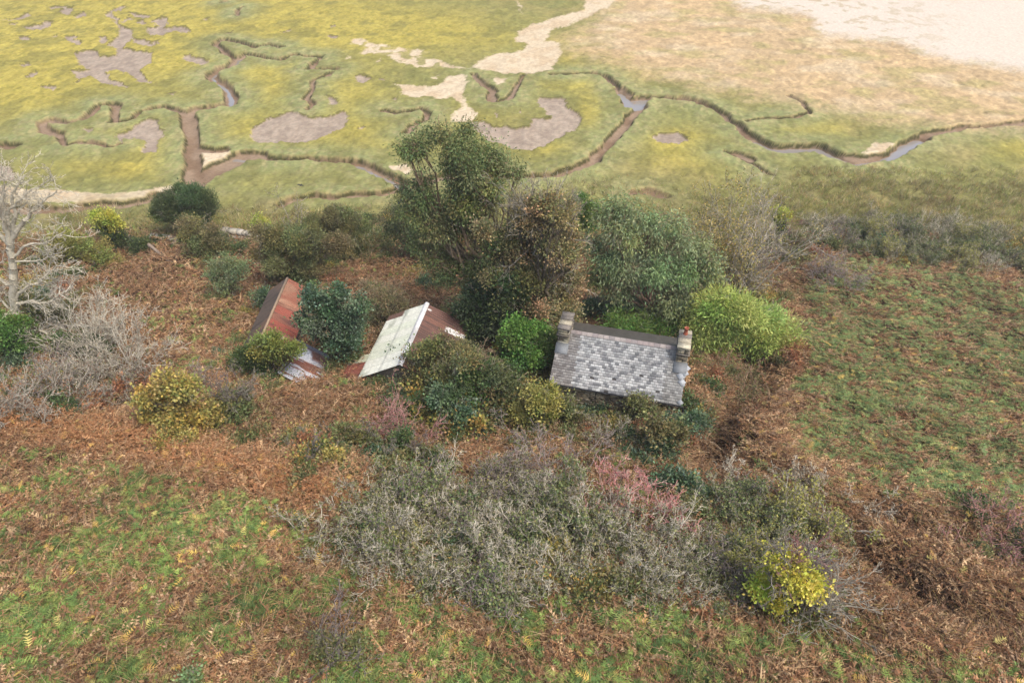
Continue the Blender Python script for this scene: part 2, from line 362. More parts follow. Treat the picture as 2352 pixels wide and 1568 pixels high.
PAL = dict(
 olive=[(112,118,66),(130,130,76),(94,104,60),(138,128,78),(104,100,66)], dark=[(84,102,56),(98,110,62),(70,88,52)], deep=[(54,70,42),(66,84,50),(78,92,56)],
 strawleaf=[(150,136,96),(120,118,76),(166,148,112),(104,112,70)], euc=[(100,118,66),(120,132,76),(86,104,60),(134,132,78),(104,112,62)], blueg=[(122,142,98),(136,152,108),(104,124,78),(140,148,96),(112,126,72)],
 bright=[(92,128,50),(106,142,56),(76,112,44),(112,128,60)], lime=[(176,180,62),(190,188,78),(146,158,56)], glow=[(206,204,64),(222,214,88),(172,184,60)], gold=[(176,152,72),(158,144,70),(130,132,66),(186,164,88),(112,112,60)],
 bamboo=[(158,178,80),(176,190,92),(130,156,66),(146,162,74),(190,194,104)], syc=[(166,146,96),(126,126,76),(108,110,66),(186,158,106),(148,130,82),(96,102,60)],
 ivy=[(74,98,66),(94,120,84),(60,84,54),(82,108,62),(122,142,112)], yolive=[(146,142,66),(158,154,74),(128,130,62)], moss=[(122,130,56),(138,142,66),(104,114,50)],
 twig=[(150,142,124),(132,122,106),(168,160,144)], pale=[(178,170,148),(192,184,164),(160,150,130)], pink=[(176,128,120),(160,106,102),(150,124,112)], red=[(198,134,128),(188,112,110),(180,150,138),(170,140,128)],
 bark=[(112,100,82),(92,82,66),(134,120,98)], reddish=[(150,118,92),(132,106,84),(168,136,110)], purple=[(138,124,118),(122,110,106),(150,136,128)], straw=[(170,148,116),(152,128,98)],
 fernb=[(150,106,72),(136,96,66),(166,122,84)])

BASES = []
def bush(name, label, cat, base, lobes, pal, ll=.15, lw=.085, dens=260, droop=0., tr=.12, bark='bark', dy=.0, group=None, seed=None, extra=None, Y=None, spray=3, spraypal='twig', jit=.28, shrink=1., **kw):
    """lobes: (px, py, r_px[, depth offset m[, palette]]) in frame units at the plant's own depth"""
    rg = np.random.default_rng(seed if seed is not None else abs(hash_(label)))
    g = ground(*base); Yb = g[1]
    t = thing(name, label, cat, g, group=group)
    lb = []; BASES.append((g, max(abs(q[0] - base[0]) + q[2] for q in lobes) * np.linalg.norm(g - [0, 0, H]) / F))
    for q in lobes:
        off = q[3] if len(q) > 3 and q[3] else rg.uniform(-.6, .6) * q[2] / 30
        q = (q[0] + rg.uniform(-1, 1) * jit * q[2], q[1] + rg.uniform(-1, 1) * jit * q[2], q[2] * shrink * rg.choice([.78, .92, 1.05, 1.2])) + tuple(q[3:])
        p = at_y(q[0], q[1], Yb + off); sl = np.linalg.norm(p - np.array([0, 0, H]))
        lb.append((p - g, q[2] * sl / F, PAL[q[4]] if len(q) > 4 else None))
    V, Fc, c = lobes_mesh(rg, lb, ll, lw, dens, PAL[pal], droop=droop, **kw)
    mk('foliage', V, Fc, M_LEAF, c, t)
    parts = [limbs(rg, np.zeros(3) - [0, 0, .2], lb, tr, PAL[bark])]
    if spray:
        q = rg.integers(0, len(lb), spray * len(lb)); Pc = np.array([l[0] for l in lb])[q]; Rr = np.array([l[1] for l in lb])[q]; n = len(q)
        D = unit(rg.normal(size=(n, 3)) + [0, 0, .5]); P = Pc + D * Rr[:, None] * .45
        A, B_, ra, rb, _, _ = twigs(rg, P, D, Rr * rg.uniform(.5, .95, n), np.full(n, .016), [(4, .2, .03, 5, .6, .6), (3, .3, .02, 0, 0, 0)])
        parts.append(tubes(A, B_, np.maximum(ra, .010), np.maximum(rb, .008), pick(rg, PAL[spraypal], len(A), .2, 1.3)))
    if extra:
        for (px, py, ex, ey, n, ln, rr, pl) in extra:          # sprays of bare twigs out of the crown
            a = at_y(px, py, Yb) - g; b = at_y(ex, ey, Yb) - g
            P = np.repeat(a[None], n, 0) + rg.normal(size=(n, 3)) * .25
            D = unit((b - a)[None] + rg.normal(size=(n, 3)) * .45 * np.linalg.norm(b - a))
            A, B, ra, rb, _, _ = twigs(rg, P, D, np.full(n, np.linalg.norm(b - a)) * rg.uniform(.6, 1.1, n), np.full(n, rr),
                                       [(5, .16, .03, 5, .5, .55), (4, .22, .02, 4, .5, .6), (3, .25, 0, 0, 0, 0)])
            parts.append(tubes(A, B, np.maximum(ra, .012), np.maximum(rb, .009), pick(rg, PAL[pl], len(A), .15)))
    V, Fc, c = join(parts); mk('branches', V, Fc, M_BARK, c, t)
    return t
def hash_(s):
    h = 7
    for ch in s: h = (h * 131 + ord(ch)) % 1000003
    return h

def bare(name, label, cat, loc, h, spread, nst, pal, seed, levels=None, leafpal=None, nleaf=0, ll=.1, lw=.06, rad=.05, minr=.011, group=None, lean=(0, 0, 0), r0=.25, leafzone=None, upmin=.25):
    rg = np.random.default_rng(seed)
    t = thing(name, label, cat, loc, group=group)
    P = rg.normal(size=(nst, 3)) * [r0, r0, 0]; D = unit(rg.normal(size=(nst, 3)) * [spread, spread, .15] + [0, 0, 1] + np.array(lean))
    D[:, 2] = np.maximum(D[:, 2], upmin)
    lv = levels or [(6, .18, .04, 7, .48, .6), (4, .26, .04, 6, .45, .7), (3, .3, .02, 0, 0, 0)]
    A, B, ra, rb, li, T = twigs(rg, P, D, h * rg.uniform(.7, 1.05, nst), np.full(nst, rad), lv)
    c = pick(rg, PAL[pal], len(A), .2, VG)
    V, Fc, c = tubes(A, B, np.maximum(ra, minr), np.maximum(rb, minr * .8), c); mk('branches', V, Fc, M_BARK, c, t)
    if nleaf:
        i = rg.integers(0, len(T[0]), nleaf); p = T[0][i] + rg.normal(size=(nleaf, 3)) * .07
        if leafzone is not None:
            k = leafzone(p); p = p[k]; i = i[k]
        n = len(p)
        V, Fc, c = leaves(rg, p, T[1][i] * .5 + rg.normal(size=(n, 3)), ll * rg.uniform(.7, 1.3, n), lw * rg.uniform(.7, 1.3, n), pick(rg, PAL[leafpal], n, .25, VG))
        mk('foliage', V, Fc, M_LEAF, c, t)
    return t
# ------------------------------------------------------------------ ground sheet
def make_ground():
    cols = np.concatenate([[-60000, -20000, -9000, -5000, -3000, -2000, -1400, -1000, -700, -480, -320, -200], np.arange(-110, 2462, 3.), [2560, 2700, 2900, 3200, 3600, 4300, 5400, 7400, 11000, 22000, 62000]])
    vy = np.arange(0, 512, 1.1)[::-1]
    ymarsh = np.array([at_z(1176, v)[1] for v in vy])
    yh = np.arange(-12, ymarsh[0] - .1, .2)
    yn = np.concatenate([[-27, -24, -20, -16], yh, ymarsh, ymarsh[-1] * 1.03 ** np.arange(1, 12), ymarsh[-1] * 1.4 * 1.25 ** np.arange(1, 18)])
    X = (cols[None, :] - 1176) / F * (yn[:, None] * CP + H * SP); Y = np.repeat(yn[:, None], len(cols), 1)
    x = X.ravel(); y = Y.ravel(); z, hm = hill(x, y)
    px, py = toV(x, y, 0.)
    m = y > 48
    # creeks
    dist = np.full(len(x), 1e9); carve = np.zeros(len(x)); cn = np.zeros(len(x)); prof = np.zeros(len(x))
    xm, ym = x[m], y[m]
    wx = xm + (fbm(xm * .5, ym * .5, 3) - .5) * .9; wy = ym + (fbm(xm * .5 + 40, ym * .5, 5) - .5) * .9
    rag = (fbm(xm * 1.3, ym * 1.3, 6, 3) - .5) * .45
    wmod = fbm(xm * .12, ym * .12, 7, 2)
    dm = dist[m]; cm = carve[m]; pm = prof[m]
    for pts, w, d in WCREEK:
        w = (w * .8 + .22) * (.5 + 1.1 * wmod); d = d * .8 + .06 * (d < .75); q = seg_dist(wx, wy, pts) + rag * np.minimum(1, w) * .8
        s = sstep(w / 2 + .34, w / 2 - .12, q); inner = sstep(w / 2, 0, q)
        pm = np.maximum(pm, s); cm = np.maximum(cm, d * (s * .85 + .15 * inner)); dm = np.minimum(dm, q - w / 2)
    dist[m] = dm; carve[m] = cm; prof[m] = pm
    # masks in map space
    wpx = px + (fbm(px * .05, py * .09, 1) - .5) * 18 + (fbm(px * .22, py * .4, 2) - .5) * 14
    wpy = py + (fbm(px * .05 + 9, py * .09, 3) - .5) * 8 + (fbm(px * .22 + 5, py * .4, 4) - .5) * 6
    pan = np.zeros(len(x)); sand = np.zeros(len(x)); mm = m & (y < 160)
    for p in PANS: pan[mm] = np.maximum(pan[mm], inpoly(wpx[mm], wpy[mm], p))
    pan_shade = np.zeros(len(x))
    for p in PANS: pan_shade[mm] = np.maximum(pan_shade[mm], inpoly(wpx[mm], wpy[mm] + 2.6, p))
    pan_shade *= (1 - pan) * (1 - prof)
    for p in SANDS: sand[mm] = np.maximum(sand[mm], softpoly(wpx[mm], wpy[mm], p, 2.5, 6))
    tan = np.zeros(len(x)); white = np.zeros(len(x)); far = y > 62
    tan[far] = softpoly(px[far] + (wpx[far] - px[far]) * 4, py[far] + (wpy[far] - py[far]) * 4, TAN, 45, 24)
    white[far] = softpoly(px[far] + (wpx[far] - px[far]) * 2.5, py[far] + (wpy[far] - py[far]) * 2, WHITE, 22, 16)
    pan *= (1 - prof); sand *= (1 - np.clip(prof * 1.2, 0, 1))
    n1 = fbm(x * .12, y * .12, 2); n2 = fbm(x * .55, y * .4, 4); n3 = fbm(x * 2.2, y * 1.3, 5)
    yel = np.zeros(len(x))
    for gx, gy, rx, ry, w in YEL:
        yel[mm] += w * np.exp(-((px[mm] - gx) / rx) ** 2 - ((py[mm] - gy) / ry) ** 2)
    yel = np.clip(yel * (.8 + .5 * n2) + (n1 - .5) * .35, 0, 1)
    lev = np.exp(-(np.maximum(dist, 0) / 3.0) ** 2)
    lev = np.clip(lev * (.8 + .5 * n2), 0, 1)
    yel = yel * (1 - .9 * lev)
    def mx(a, b, f): return a * (1 - f[:, None]) + b * f[:, None]
    col = np.repeat(L(148, 144, 84)[None], len(x), 0)
    col = mx(col, L(132, 134, 78), np.clip((n2 - .45) * 3, 0, .7) * (1 - tan))
    col = mx(col, L(178, 160, 108), np.clip((n1 - .5) * 3, 0, .6) * sstep(900, 1500, px))
    col = mx(col, L(184, 170, 84), yel)
    col = mx(col, L(156, 148, 68), yel * np.clip((n3 - .52) * 4, 0, .75))
    col = mx(col, L(150, 156, 104), lev * .75)
    col = mx(col, L(176, 164, 116), lev * np.clip((n3 - .5) * 4, 0, .6))
    ta = mx(np.repeat(L(200, 174, 132)[None], len(x), 0), L(206, 178, 134), np.clip((n1 - .45) * 4, 0, 1))
    ta = mx(ta, L(176, 164, 108), np.clip((fbm(x * .25, y * .35, 6) - .5) * 4, 0, .7))
    ta = mx(ta, L(216, 198, 164), np.clip((fbm(x * .18 + 30, y * .3, 7) - .5) * 2.5, 0, .5)) * (.85 + .3 * fbm(x * .9, y * .5, 2, 3))[:, None]
    col = mx(col, ta, tan)
    wh = mx(np.repeat(L(226, 213, 194)[None], len(x), 0), L(184, 168, 130), sstep(.60, .68, fbm(x * .7, y * .55, 3, 3)) * .75 * sstep(2400, 1800, px) + 0)
    col = mx(col, wh, white)
    sand *= 1 - .85 * sstep(.52, .60, fbm(x * .8, y * .7, 6, 3)) * (px < 1010) * (py < 175)
    sd = mx(np.repeat(L(220, 202, 170)[None], len(x), 0), L(206, 182, 146), np.clip((n2 - .5) * 4, 0, .7))
    col = mx(col, sd, sand)
    pn = mx(np.repeat(L(182, 166, 146)[None], len(x), 0), L(168, 150, 130), np.clip((n3 - .45) * 4, 0, .6))
    col = mx(col, pn, pan)
    for i, j in ((18, 22), (23, 24)): pass
    # low strip by the shore: rank grass, grading to the hillside litter
    sh = sstep(66, 60, y + .13 * np.maximum(x - 6, 0) + (n1 - .5) * 8) * (1 - pan)
    shr = sstep(1250, 1700, px) * sstep(370, 500, py + (n1 - .5) * 90) * (1 - prof)
    sh = np.maximum(sh * .8 * (1 - prof), shr)
    rank = mx(np.repeat(L(124, 122, 72)[None], len(x), 0), L(150, 138, 92), np.clip((n2 - .45) * 4, 0, .9))
    col = mx(col, rank, sh * (1 - pan))
    hs = sstep(57, 52, y + .13 * np.maximum(x - 6, 0) + (n2 - .5) * 5)
    litter = mx(np.repeat(L(112, 82, 58)[None], len(x), 0), L(76, 58, 42), np.clip((n3 - .4) * 3, 0, 1))
    litter = mx(litter, L(92, 100, 46), np.clip((n2 - .55) * 5, 0, .7))
    col = mx(col, litter, hs)
    dk = fbm(x * 1.1, y * .8, 6, 3); tw = (1 - pan) * (1 - sand) * (1 - white) * (1 - hs)
    col = col * (1 - tw * (1 - (.68 + .66 * dk)) * .8)[:, None]
    col = mx(col, L(126, 124, 68), tw * (1 - tan) * np.clip((fbm(x * .35 + 3, y * .3, 5) - .54) * 4, 0, .5))
    col = mx(col, L(104, 98, 52), pan_shade * .75)  # shadow edge on the far side of each pan, painted into the colour
    fine = fbm(x * 3.1, y * 1.6, 3, 3)
    col = col * (1 + (fine - .5) * .5 * m * (1 - hs) * (1 - .5 * white))[:, None]
    wet = pan * np.clip((fbm(x * .9, y * .6, 1, 3) - .5) * 5, 0, 1); col = mx(col, L(150, 134, 118), wet * .6)
    # banks and creek beds
    bank = np.clip(prof * 3, 0, 1) * (prof < .93)
    bk = mx(np.repeat(L(84, 80, 46)[None], len(x), 0), L(148, 128, 96), np.clip((n3 - .52 + (n1 - .5) * .8) * 5, 0, 1))
    bed = mx(np.repeat(L(160, 138, 114)[None], len(x), 0), L(140, 116, 92), np.clip((n2 - .4) * 4, 0, 1))
    col = mx(col, bk, np.clip(prof * 2.2, 0, 1)); col = mx(col, bed, sstep(.8, .95, prof))
    rim = np.exp(-((dist - .12) / .14) ** 2) * m
    col = mx(col, L(206, 186, 130), np.clip(rim, 0, 1) * .45 * (prof < .3))
    tuft = (fbm(x * 1.6, y * 1.6, 4, 3) - .5) * .30 + (n2 - .5) * .25
    z = z - carve - .2 * pan - .04 * sand + tuft * m * (1 - pan) * (1 - sand * .8) * (1 - prof) * (1 - white * .8) + .18 * lev * m * (1 - prof)
    z[y > 400] = 0
    nr, nc = X.shape; i = (np.arange(nr - 1)[:, None] * nc + np.arange(nc - 1)[None]).ravel()
    Fq = np.stack([i, i + 1, i + nc + 1, i + nc], 1)
    o = mk('ground', np.c_[x, y, z], Fq, M_GROUND, col, smooth=True)
    o['kind'] = 'structure'; o['label'] = 'salt marsh, sand flat and bracken hillside'
make_ground()
w = mk('water', [(-150, 60, -.64), (200, 60, -.64), (200, 150, -.64), (-150, 150, -.64)], np.array([[0, 1, 2, 3]]), M_WATER)
w['kind'] = 'structure'; w['label'] = 'still water lying in the marsh creeks'

# ------------------------------------------------------------------ buildings
def box(x0, x1, y0, y1, z0, z1, taper=0., jit=0., rg=None):
    v = np.array([(x, y, z) for z in (z0, z1) for x, y in ((x0, y0), (x1, y0), (x1, y1), (x0, y1))], float)
    if taper:
        cx, cy = (x0 + x1) / 2, (y0 + y1) / 2; v[4:, 0] = cx + (v[4:, 0] - cx) * (1 - taper); v[4:, 1] = cy + (v[4:, 1] - cy) * (1 - taper)
    if jit: v += rg.normal(size=v.shape) * jit
    f = np.array([(0, 3, 2, 1), (4, 5, 6, 7), (0, 1, 5, 4), (1, 2, 6, 5), (2, 3, 7, 6), (3, 0, 4, 7)])
    return v, f
def stonework(rg, x0, x1, y0, y1, z0, z1, pal, course=.16, ln=.34, skin=.05):
    """rubble courses as rough blocks round a core"""
    parts = []; v, f = box(x0 + skin, x1 - skin, y0 + skin, y1 - skin, z0, z1 - .01); parts.append((v, f, np.repeat(L(110, 98, 76)[None], 8, 0)))
    z = z0
    while z < z1 - .04:
        h = min(course * rg.uniform(.7, 1.3), z1 - z)
        for ax in (0, 1):
            a0, a1 = (x0, x1) if ax == 0 else (y0, y1); c0, c1 = (y0, y1) if ax == 0 else (x0, x1)
            for side in (0, 1):
                a = a0
                while a < a1 - .03:
                    l = min(ln * rg.uniform(.5, 1.5), a1 - a); e = .008; s = rg.uniform(-.015, .015)
                    if ax == 0:
                        b = (a + e, a + l - e, (c0 + s) if side == 0 else (c1 - skin * 1.5), (c0 + skin * 1.5) if side == 0 else (c1 + s))
                    else:
                        b = ((c0 + s) if side == 0 else (c1 - skin * 1.5), (c0 + skin * 1.5) if side == 0 else (c1 + s), a + skin * .3, a + l - e)
                    v, f = box(*b, z + e, z + h - e, jit=.006, rg=rg)
                    parts.append((v, f, np.repeat(pick(rg, pal, 1, .25), 8, 0))); a += l
        z += h
    return parts
STONE = [(196, 180, 146), (172, 156, 126), (210, 196, 164), (150, 136, 110)]
def cottage():
    rg = np.random.default_rng(5); gz = 5.25
    t = thing('cottage', 'small stone cottage with a patchy grey slate roof and a chimney at each end', 'cottage', (6.2464, 29.4261, gz), -.251)
    hl, hw, zr, ze = 3.61, 2.815, 9.4756 - gz, 7.9 - gz
    # walls with gables
    wl, ww = hl - .14, hw - .22
    parts = stonework(rg, -wl, wl, -ww, ww, -1.0, ze + .02, STONE)
    for s in (-1, 1):
        xa, xb = (wl - .4, wl) if s > 0 else (-wl, -wl + .4)
        v = np.array([(xa, -ww, ze), (xb, -ww, ze), (xb, ww, ze), (xa, ww, ze), (xa, 0, zr - .12), (xb, 0, zr - .12)])
        parts.append((v, np.array([(0, 1, 5, 4), (3, 4, 5, 2)]), np.repeat(L(140, 126, 98)[None], 6, 0)))
        parts.append((v, np.array([(0, 4, 3), (1, 2, 5)]), np.repeat(L(150, 134, 104)[None], 6, 0)))
    V, Fc, c = join(parts); mk('wall', V, Fc, M_STONE, c, t)
    # roof: individually laid slates over boards
    sl = math.hypot(hw, zr - ze); ang = math.atan2(zr - ze, hw)
    nrow, ncol = 21, 33
    for side, nm in ((-1, 'front_slope'), (1, 'back_slope')):
        def P(u, v, h):   # u along ridge, v down the slope, h off it
            sag = -.05 * math.sin(math.pi * (u + hl) / (2 * hl)) * (.4 + .6 * math.sin(math.pi * v / sl))
            return (u, side * (v * math.cos(ang) + h * math.sin(ang)), zr - v * math.sin(ang) + h * math.cos(ang) + sag)
        parts = []
        vv = np.array([P(-hl + .05, 0, 0), P(hl - .05, 0, 0), P(hl - .05, sl - .03, 0), P(-hl + .05, sl - .03, 0), P(-hl + .05, 0, -.08), P(hl - .05, 0, -.08), P(hl - .05, sl - .03, -.08), P(-hl + .05, sl - .03, -.08)])
        # boards follow the sag
        us = np.linspace(-hl + .05, hl - .05, 15); gv = []; 
        for h in (-.02, -.09):
            for v_ in np.linspace(0, sl - .03, 8): gv += [P(u, v_, h) for u in us]
        gv = np.array(gv); i = (np.arange(7)[:, None] * 15 + np.arange(14)[None]).ravel(); q = np.stack([i, i + 1, i + 16, i + 15], 1)
        parts.append((gv, np.concatenate([q, q + 120]), np.repeat(L(70, 66, 64)[None], len(gv), 0)))
        pal_f = [(206, 208, 204), (188, 190, 186), (172, 174, 172), (152, 153, 153), (130, 132, 133), (196, 196, 192), (212, 213, 208), (180, 180, 176)]
        for r in range(nrow):
            v0 = sl * r / nrow; v1 = sl * (r + 1) / nrow + .03
            off = (r % 2) * .5; wv = 2 * hl / ncol
            for k in range(ncol + 1):
                u0 = max(-hl, -hl + (k - off) * wv); u1 = min(hl, -hl + (k + 1 - off) * wv)
                if u1 - u0 < .04: continue
                if side < 0 and rg.random() < .004: continue
                uc = (u0 + u1) / 2; j = rg.uniform(-.012, .012); g = .006; e = rg.uniform(0, .014)
                n = fbm(np.array([uc * .8 + 5]), np.array([v0 * .9]), 2)[0]; n_s = fbm(np.array([uc * 3 + 5]), np.array([v0 * .5]), 3)[0]
                c = pick(rg, pal_f, 1, .14)[0]
                if side > 0: c = L(126, 120, 110) * (.75 + .5 * n_s) * (1 + rg.uniform(-.12, .12))
                else:
                    c = c * (.84 + .26 * n)
                    c = c * (1 - .18 * max(0, 1 - v0 / 1.0)) 
                    if uc < -hl + 1.25: c = c * .45 + L(126, 114, 104) * (.25 + .6 * n_s) * (.7 if uc > -hl + .9 and v0 > .3 else 1)
                    if uc > hl - 1.0: c = c * .5 + L(140, 136, 126) * .45
                    if v0 > sl * .85 and uc > 0: c = c * .85
                q0 = [P(u0 + g, v0, .004), P(u1 - g, v0, .004), P(u1 - g, v1 + j, .028 + e), P(u0 + g, v1 + j, .028 + e), P(u1 - g, v1 + j, .010), P(u0 + g, v1 + j, .010)]
                parts.append((np.array(q0), np.array([(0, 1, 2, 3), (3, 2, 4, 5)]), np.repeat(c[None], 6, 0)))
        if side < 0:      # slipped slates on the right verge
            for (u, v_, a, s_) in ((hl + .0, 1.12, .7, .34), (hl - .02, 1.42, .9, .30), (hl - .22, 1.62, .8, .36), (hl - .12, 1.95, .75, .32), (hl - .05, 2.1, .5, .2), (hl - .06, sl - .12, .8, .26)):
                ca, sa = math.cos(a), math.sin(a)
                q0 = [P(u + ca * dx - sa * dy, v_ + sa * dx + ca * dy, .06 + .02 * dx) for dx, dy in ((-s_ / 2, -s_ / 2), (s_ / 2, -s_ / 2), (s_ / 2, s_ / 2), (-s_ / 2, s_ / 2))]
                q1 = [P(u + ca * dx - sa * dy, v_ + sa * dx + ca * dy, .05 + .02 * dx) for dx, dy in ((-s_ / 2, -s_ / 2), (s_ / 2, -s_ / 2), (s_ / 2, s_ / 2), (-s_ / 2, s_ / 2))]
                f = np.array([(0, 1, 2, 3), (7, 6, 5, 4), (0, 4, 5, 1), (1, 5, 6, 2), (2, 6, 7, 3), (3, 7, 4, 0)])
                parts.append((np.array(q0 + q1), f, np.repeat((L(184, 188, 190) * rg.uniform(.7, 1.1))[None], 8, 0)))
        V, Fc, c = join(parts); mk(nm, V, Fc, M_SLATE, c, t)
    # ridge tiles
    parts = []; n = 19; x0, x1 = -hl + .62, hl - .62
    for k in range(n):
        a, b = x0 + (x1 - x0) * k / n + .008, x0 + (x1 - x0) * (k + 1) / n - .008
        h = .05 + rg.uniform(-.008, .008); s = -.05 * math.sin(math.pi * ((a + b) / 2 + hl) / (2 * hl)) * .4
        prof = [(-.17, -.04), (-.10, h * .6), (0, h + .03), (.10, h * .6), (.17, -.04)]
        v = np.array([(x, y, zr + z + s) for x in (a, b) for y, z in prof]); f = np.array([(i, i + 5, i + 6, i + 1) for i in range(4)])
        parts.append((v, f, np.repeat(pick(rg, [(162, 148, 142), (150, 140, 136), (170, 160, 152), (142, 134, 130)], 1, .12), 10, 0)))
    V, Fc, c = join(parts); mk('ridge_tiles', V, Fc, M_SLATE, c, t)
    # chimneys
    for s in (-1, 1):
        xa, xb = (hl - .62, hl - .02) if s > 0 else (-hl + .02, -hl + .62)
        ya, yb = -.78, .72; top = zr + .72
        parts = stonework(rg, xa, xb, ya, yb, ze + .8, top - .12, [(190, 180, 150), (160, 148, 120), (206, 198, 172), (130, 120, 100)], .17, .42, .04)
        for (q0, q1) in ((-.80, -.42), (-.38, .02), (.06, .38), (.42, .76)):      # cap slabs
            v, f = box(xa - .05, xb + .05, q0, q1, top - .115, top + rg.uniform(-.02, .04), jit=.012, rg=rg)
            parts.append((v, f, np.repeat(pick(rg, [(214, 204, 174), (186, 176, 150), (138, 130, 120)], 1, .12), 8, 0)))
        v, f = box(xa - .07, xb + .07, ya - .05, yb + .05, zr + .18, zr + .24, jit=.01, rg=rg); parts.append((v, f, np.repeat(L(128, 120, 108)[None], 8, 0)))
        V, Fc, c = join(parts); ch = mk('chimney', V, Fc, M_STONE, c, t)
        # slate/lead flashing at the foot of the stack
        v = np.array([(xa - .06, -.80 - .5, zr - 1.30 * math.tan(ang) + .07), (xb + .06, -1.30, zr - 1.30 * math.tan(ang) + .07), (xb + .06, -.78, zr - .78 * math.tan(ang) + .12), (xa - .06, -.78, zr - .78 * math.tan(ang) + .12)])
        v2 = v - [0, 0, .05]; f = np.array([(0, 1, 2, 3), (7, 6, 5, 4), (0, 4, 5, 1), (1, 5, 6, 2), (3, 2, 6, 7), (0, 3, 7, 4)])
        mk('flashing', np.r_[v, v2], f, M_SLATE, np.repeat(L(136, 140, 142)[None], 8, 0), ch)
        if s > 0:
            a = np.linspace(0, 2 * np.pi, 17)[:-1]; prof = [(.12, 0), (.13, .05), (.105, .10), (.10, .40), (.125, .42), (.125, .47), (.095, .47), (.085, .1)]
            v = np.array([((xa + xb) / 2 + r * math.cos(q), .38 + r * math.sin(q), top + z) for r, z in prof for q in a])
            f = np.array([(k * 16 + i, k * 16 + (i + 1) % 16, (k + 1) * 16 + (i + 1) % 16, (k + 1) * 16 + i) for k in range(len(prof) - 1) for i in range(16)])
            mk('chimney_pot', v, f, M_TERRA, None, ch, True)
    # gutter and a broken down pipe
    n = 14; xs = np.linspace(-hl + .1, hl + .12, n); pr = [(math.cos(a) * .06, math.sin(a) * .06) for a in np.linspace(math.pi, 2 * math.pi, 7)]
    v = np.array([(x, -hw - .05 + py_, ze - .03 + pz_ - .05 * math.sin(i * .5) * .3) for i, x in enumerate(xs) for py_, pz_ in pr])
    f = np.array([(i * 7 + k, i * 7 + k + 1, i * 7 + k + 8, i * 7 + k + 7) for i in range(n - 1) for k in range(6)])
    mk('gutter', v, f, M_IRON, None, t)
    A = np.array([(-.95, -hw - .03, ze - .06), (-.97, -hw - .02, ze - .6), (-.93, -hw - .05, ze - 1.1), (-.84, -hw - .1, ze - 1.5), (-.7, -hw - .15, ze - 1.9)])
    V, Fc, _ = tubes(A[:-1], A[1:], np.full(4, .03), np.full(4, .03), np.zeros((4, 3)), 8); mk('down_pipe', V, Fc, M_IRON, None, t)
    A = np.array([(hl + .1, -hw - .05, ze - .05), (hl + .16, -hw - .1, ze - .3), (hl + .1, -hw - .08, ze - .6)])
    V, Fc, _ = tubes(A[:-1], A[1:], np.full(2, .045), np.full(2, .045), np.zeros((2, 3)), 8); mk('down_pipe', V, Fc, M_IRON, None, t)
    # front openings under the eave: a boarded door and two small windows, mostly behind the brambles
    return t
cottage()

def sheet(name, a, b, c, d, colf, parent, pitch=.19, amp=.022, thick=.012):
    """corrugated tin between a-b (upper edge) and d-c (lower edge); ribs run down the slope"""
    a, b, c, d = [np.array(q, float) for q in (a, b, c, d)]
    Lu = np.linalg.norm(b - a); Lv = np.linalg.norm(d - a); nu = int(Lu / pitch * 8) + 1; nv = max(8, int(Lv / .12))
    u, v = np.meshgrid(np.linspace(0, 1, nu), np.linspace(0, 1, nv))
    u, v = u.ravel()[:, None], v.ravel()[:, None]
    P = (a * (1 - u) + b * u) * (1 - v) + (d * (1 - u) + c * u) * v
    n = np.cross(b - a, d - a); n /= np.linalg.norm(n); n = n if n[2] > 0 else -n
    lap = ((v[:, 0] * Lv / 1.5) % 1) * .012
    rib = np.sin(u[:, 0] * Lu / pitch * 2 * np.pi) * amp
    wavy = (fbm(u[:, 0] * Lu * .6, v[:, 0] * Lv * .6, 3) - .5) * .05
    T_ = P + n * (rib + lap + wavy)[:, None]; B_ = T_ - n * thick
    i = (np.arange(nv - 1)[:, None] * nu + np.arange(nu - 1)[None]).ravel(); q = np.stack([i, i + 1, i + nu + 1, i + nu], 1)
    col = colf(u[:, 0] * Lu, v[:, 0] * Lv, Lu, Lv)
    return mk(name, np.r_[T_, B_], [q, q[:, ::-1] + len(T_)], M_METAL, np.r_[col, col * .6], parent)
def mixc(a, b, f): f = np.clip(f, 0, 1)[:, None]; return np.asarray(a) * (1 - f) + np.asarray(b) * f
def base_c(c, u): return np.repeat(np.asarray(c)[None], len(u), 0)
def gable_walls(t, hl, hw, zr, ze, pal, inset=.12):
    rg = np.random.default_rng(9); parts = stonework(rg, -hw + inset, hw - inset, -hl + inset, hl - inset, -1.2, ze, pal, .2, .5)
    for s in (-1, 1):
        y = s * (hl - inset); v = np.array([(-hw + inset, y, ze), (hw - inset, y, ze), (0, y, zr - .08), (-hw + inset, y - s * .2, ze), (hw - inset, y - s * .2, ze), (0, y - s * .2, zr - .08)])
        parts.append((v, np.array([(0, 1, 2), (3, 4, 5)]), np.repeat(L(120, 112, 100)[None], 6, 0)))
    V, Fc, c = join(parts); mk('wall', V, Fc, M_STONE, c, t)
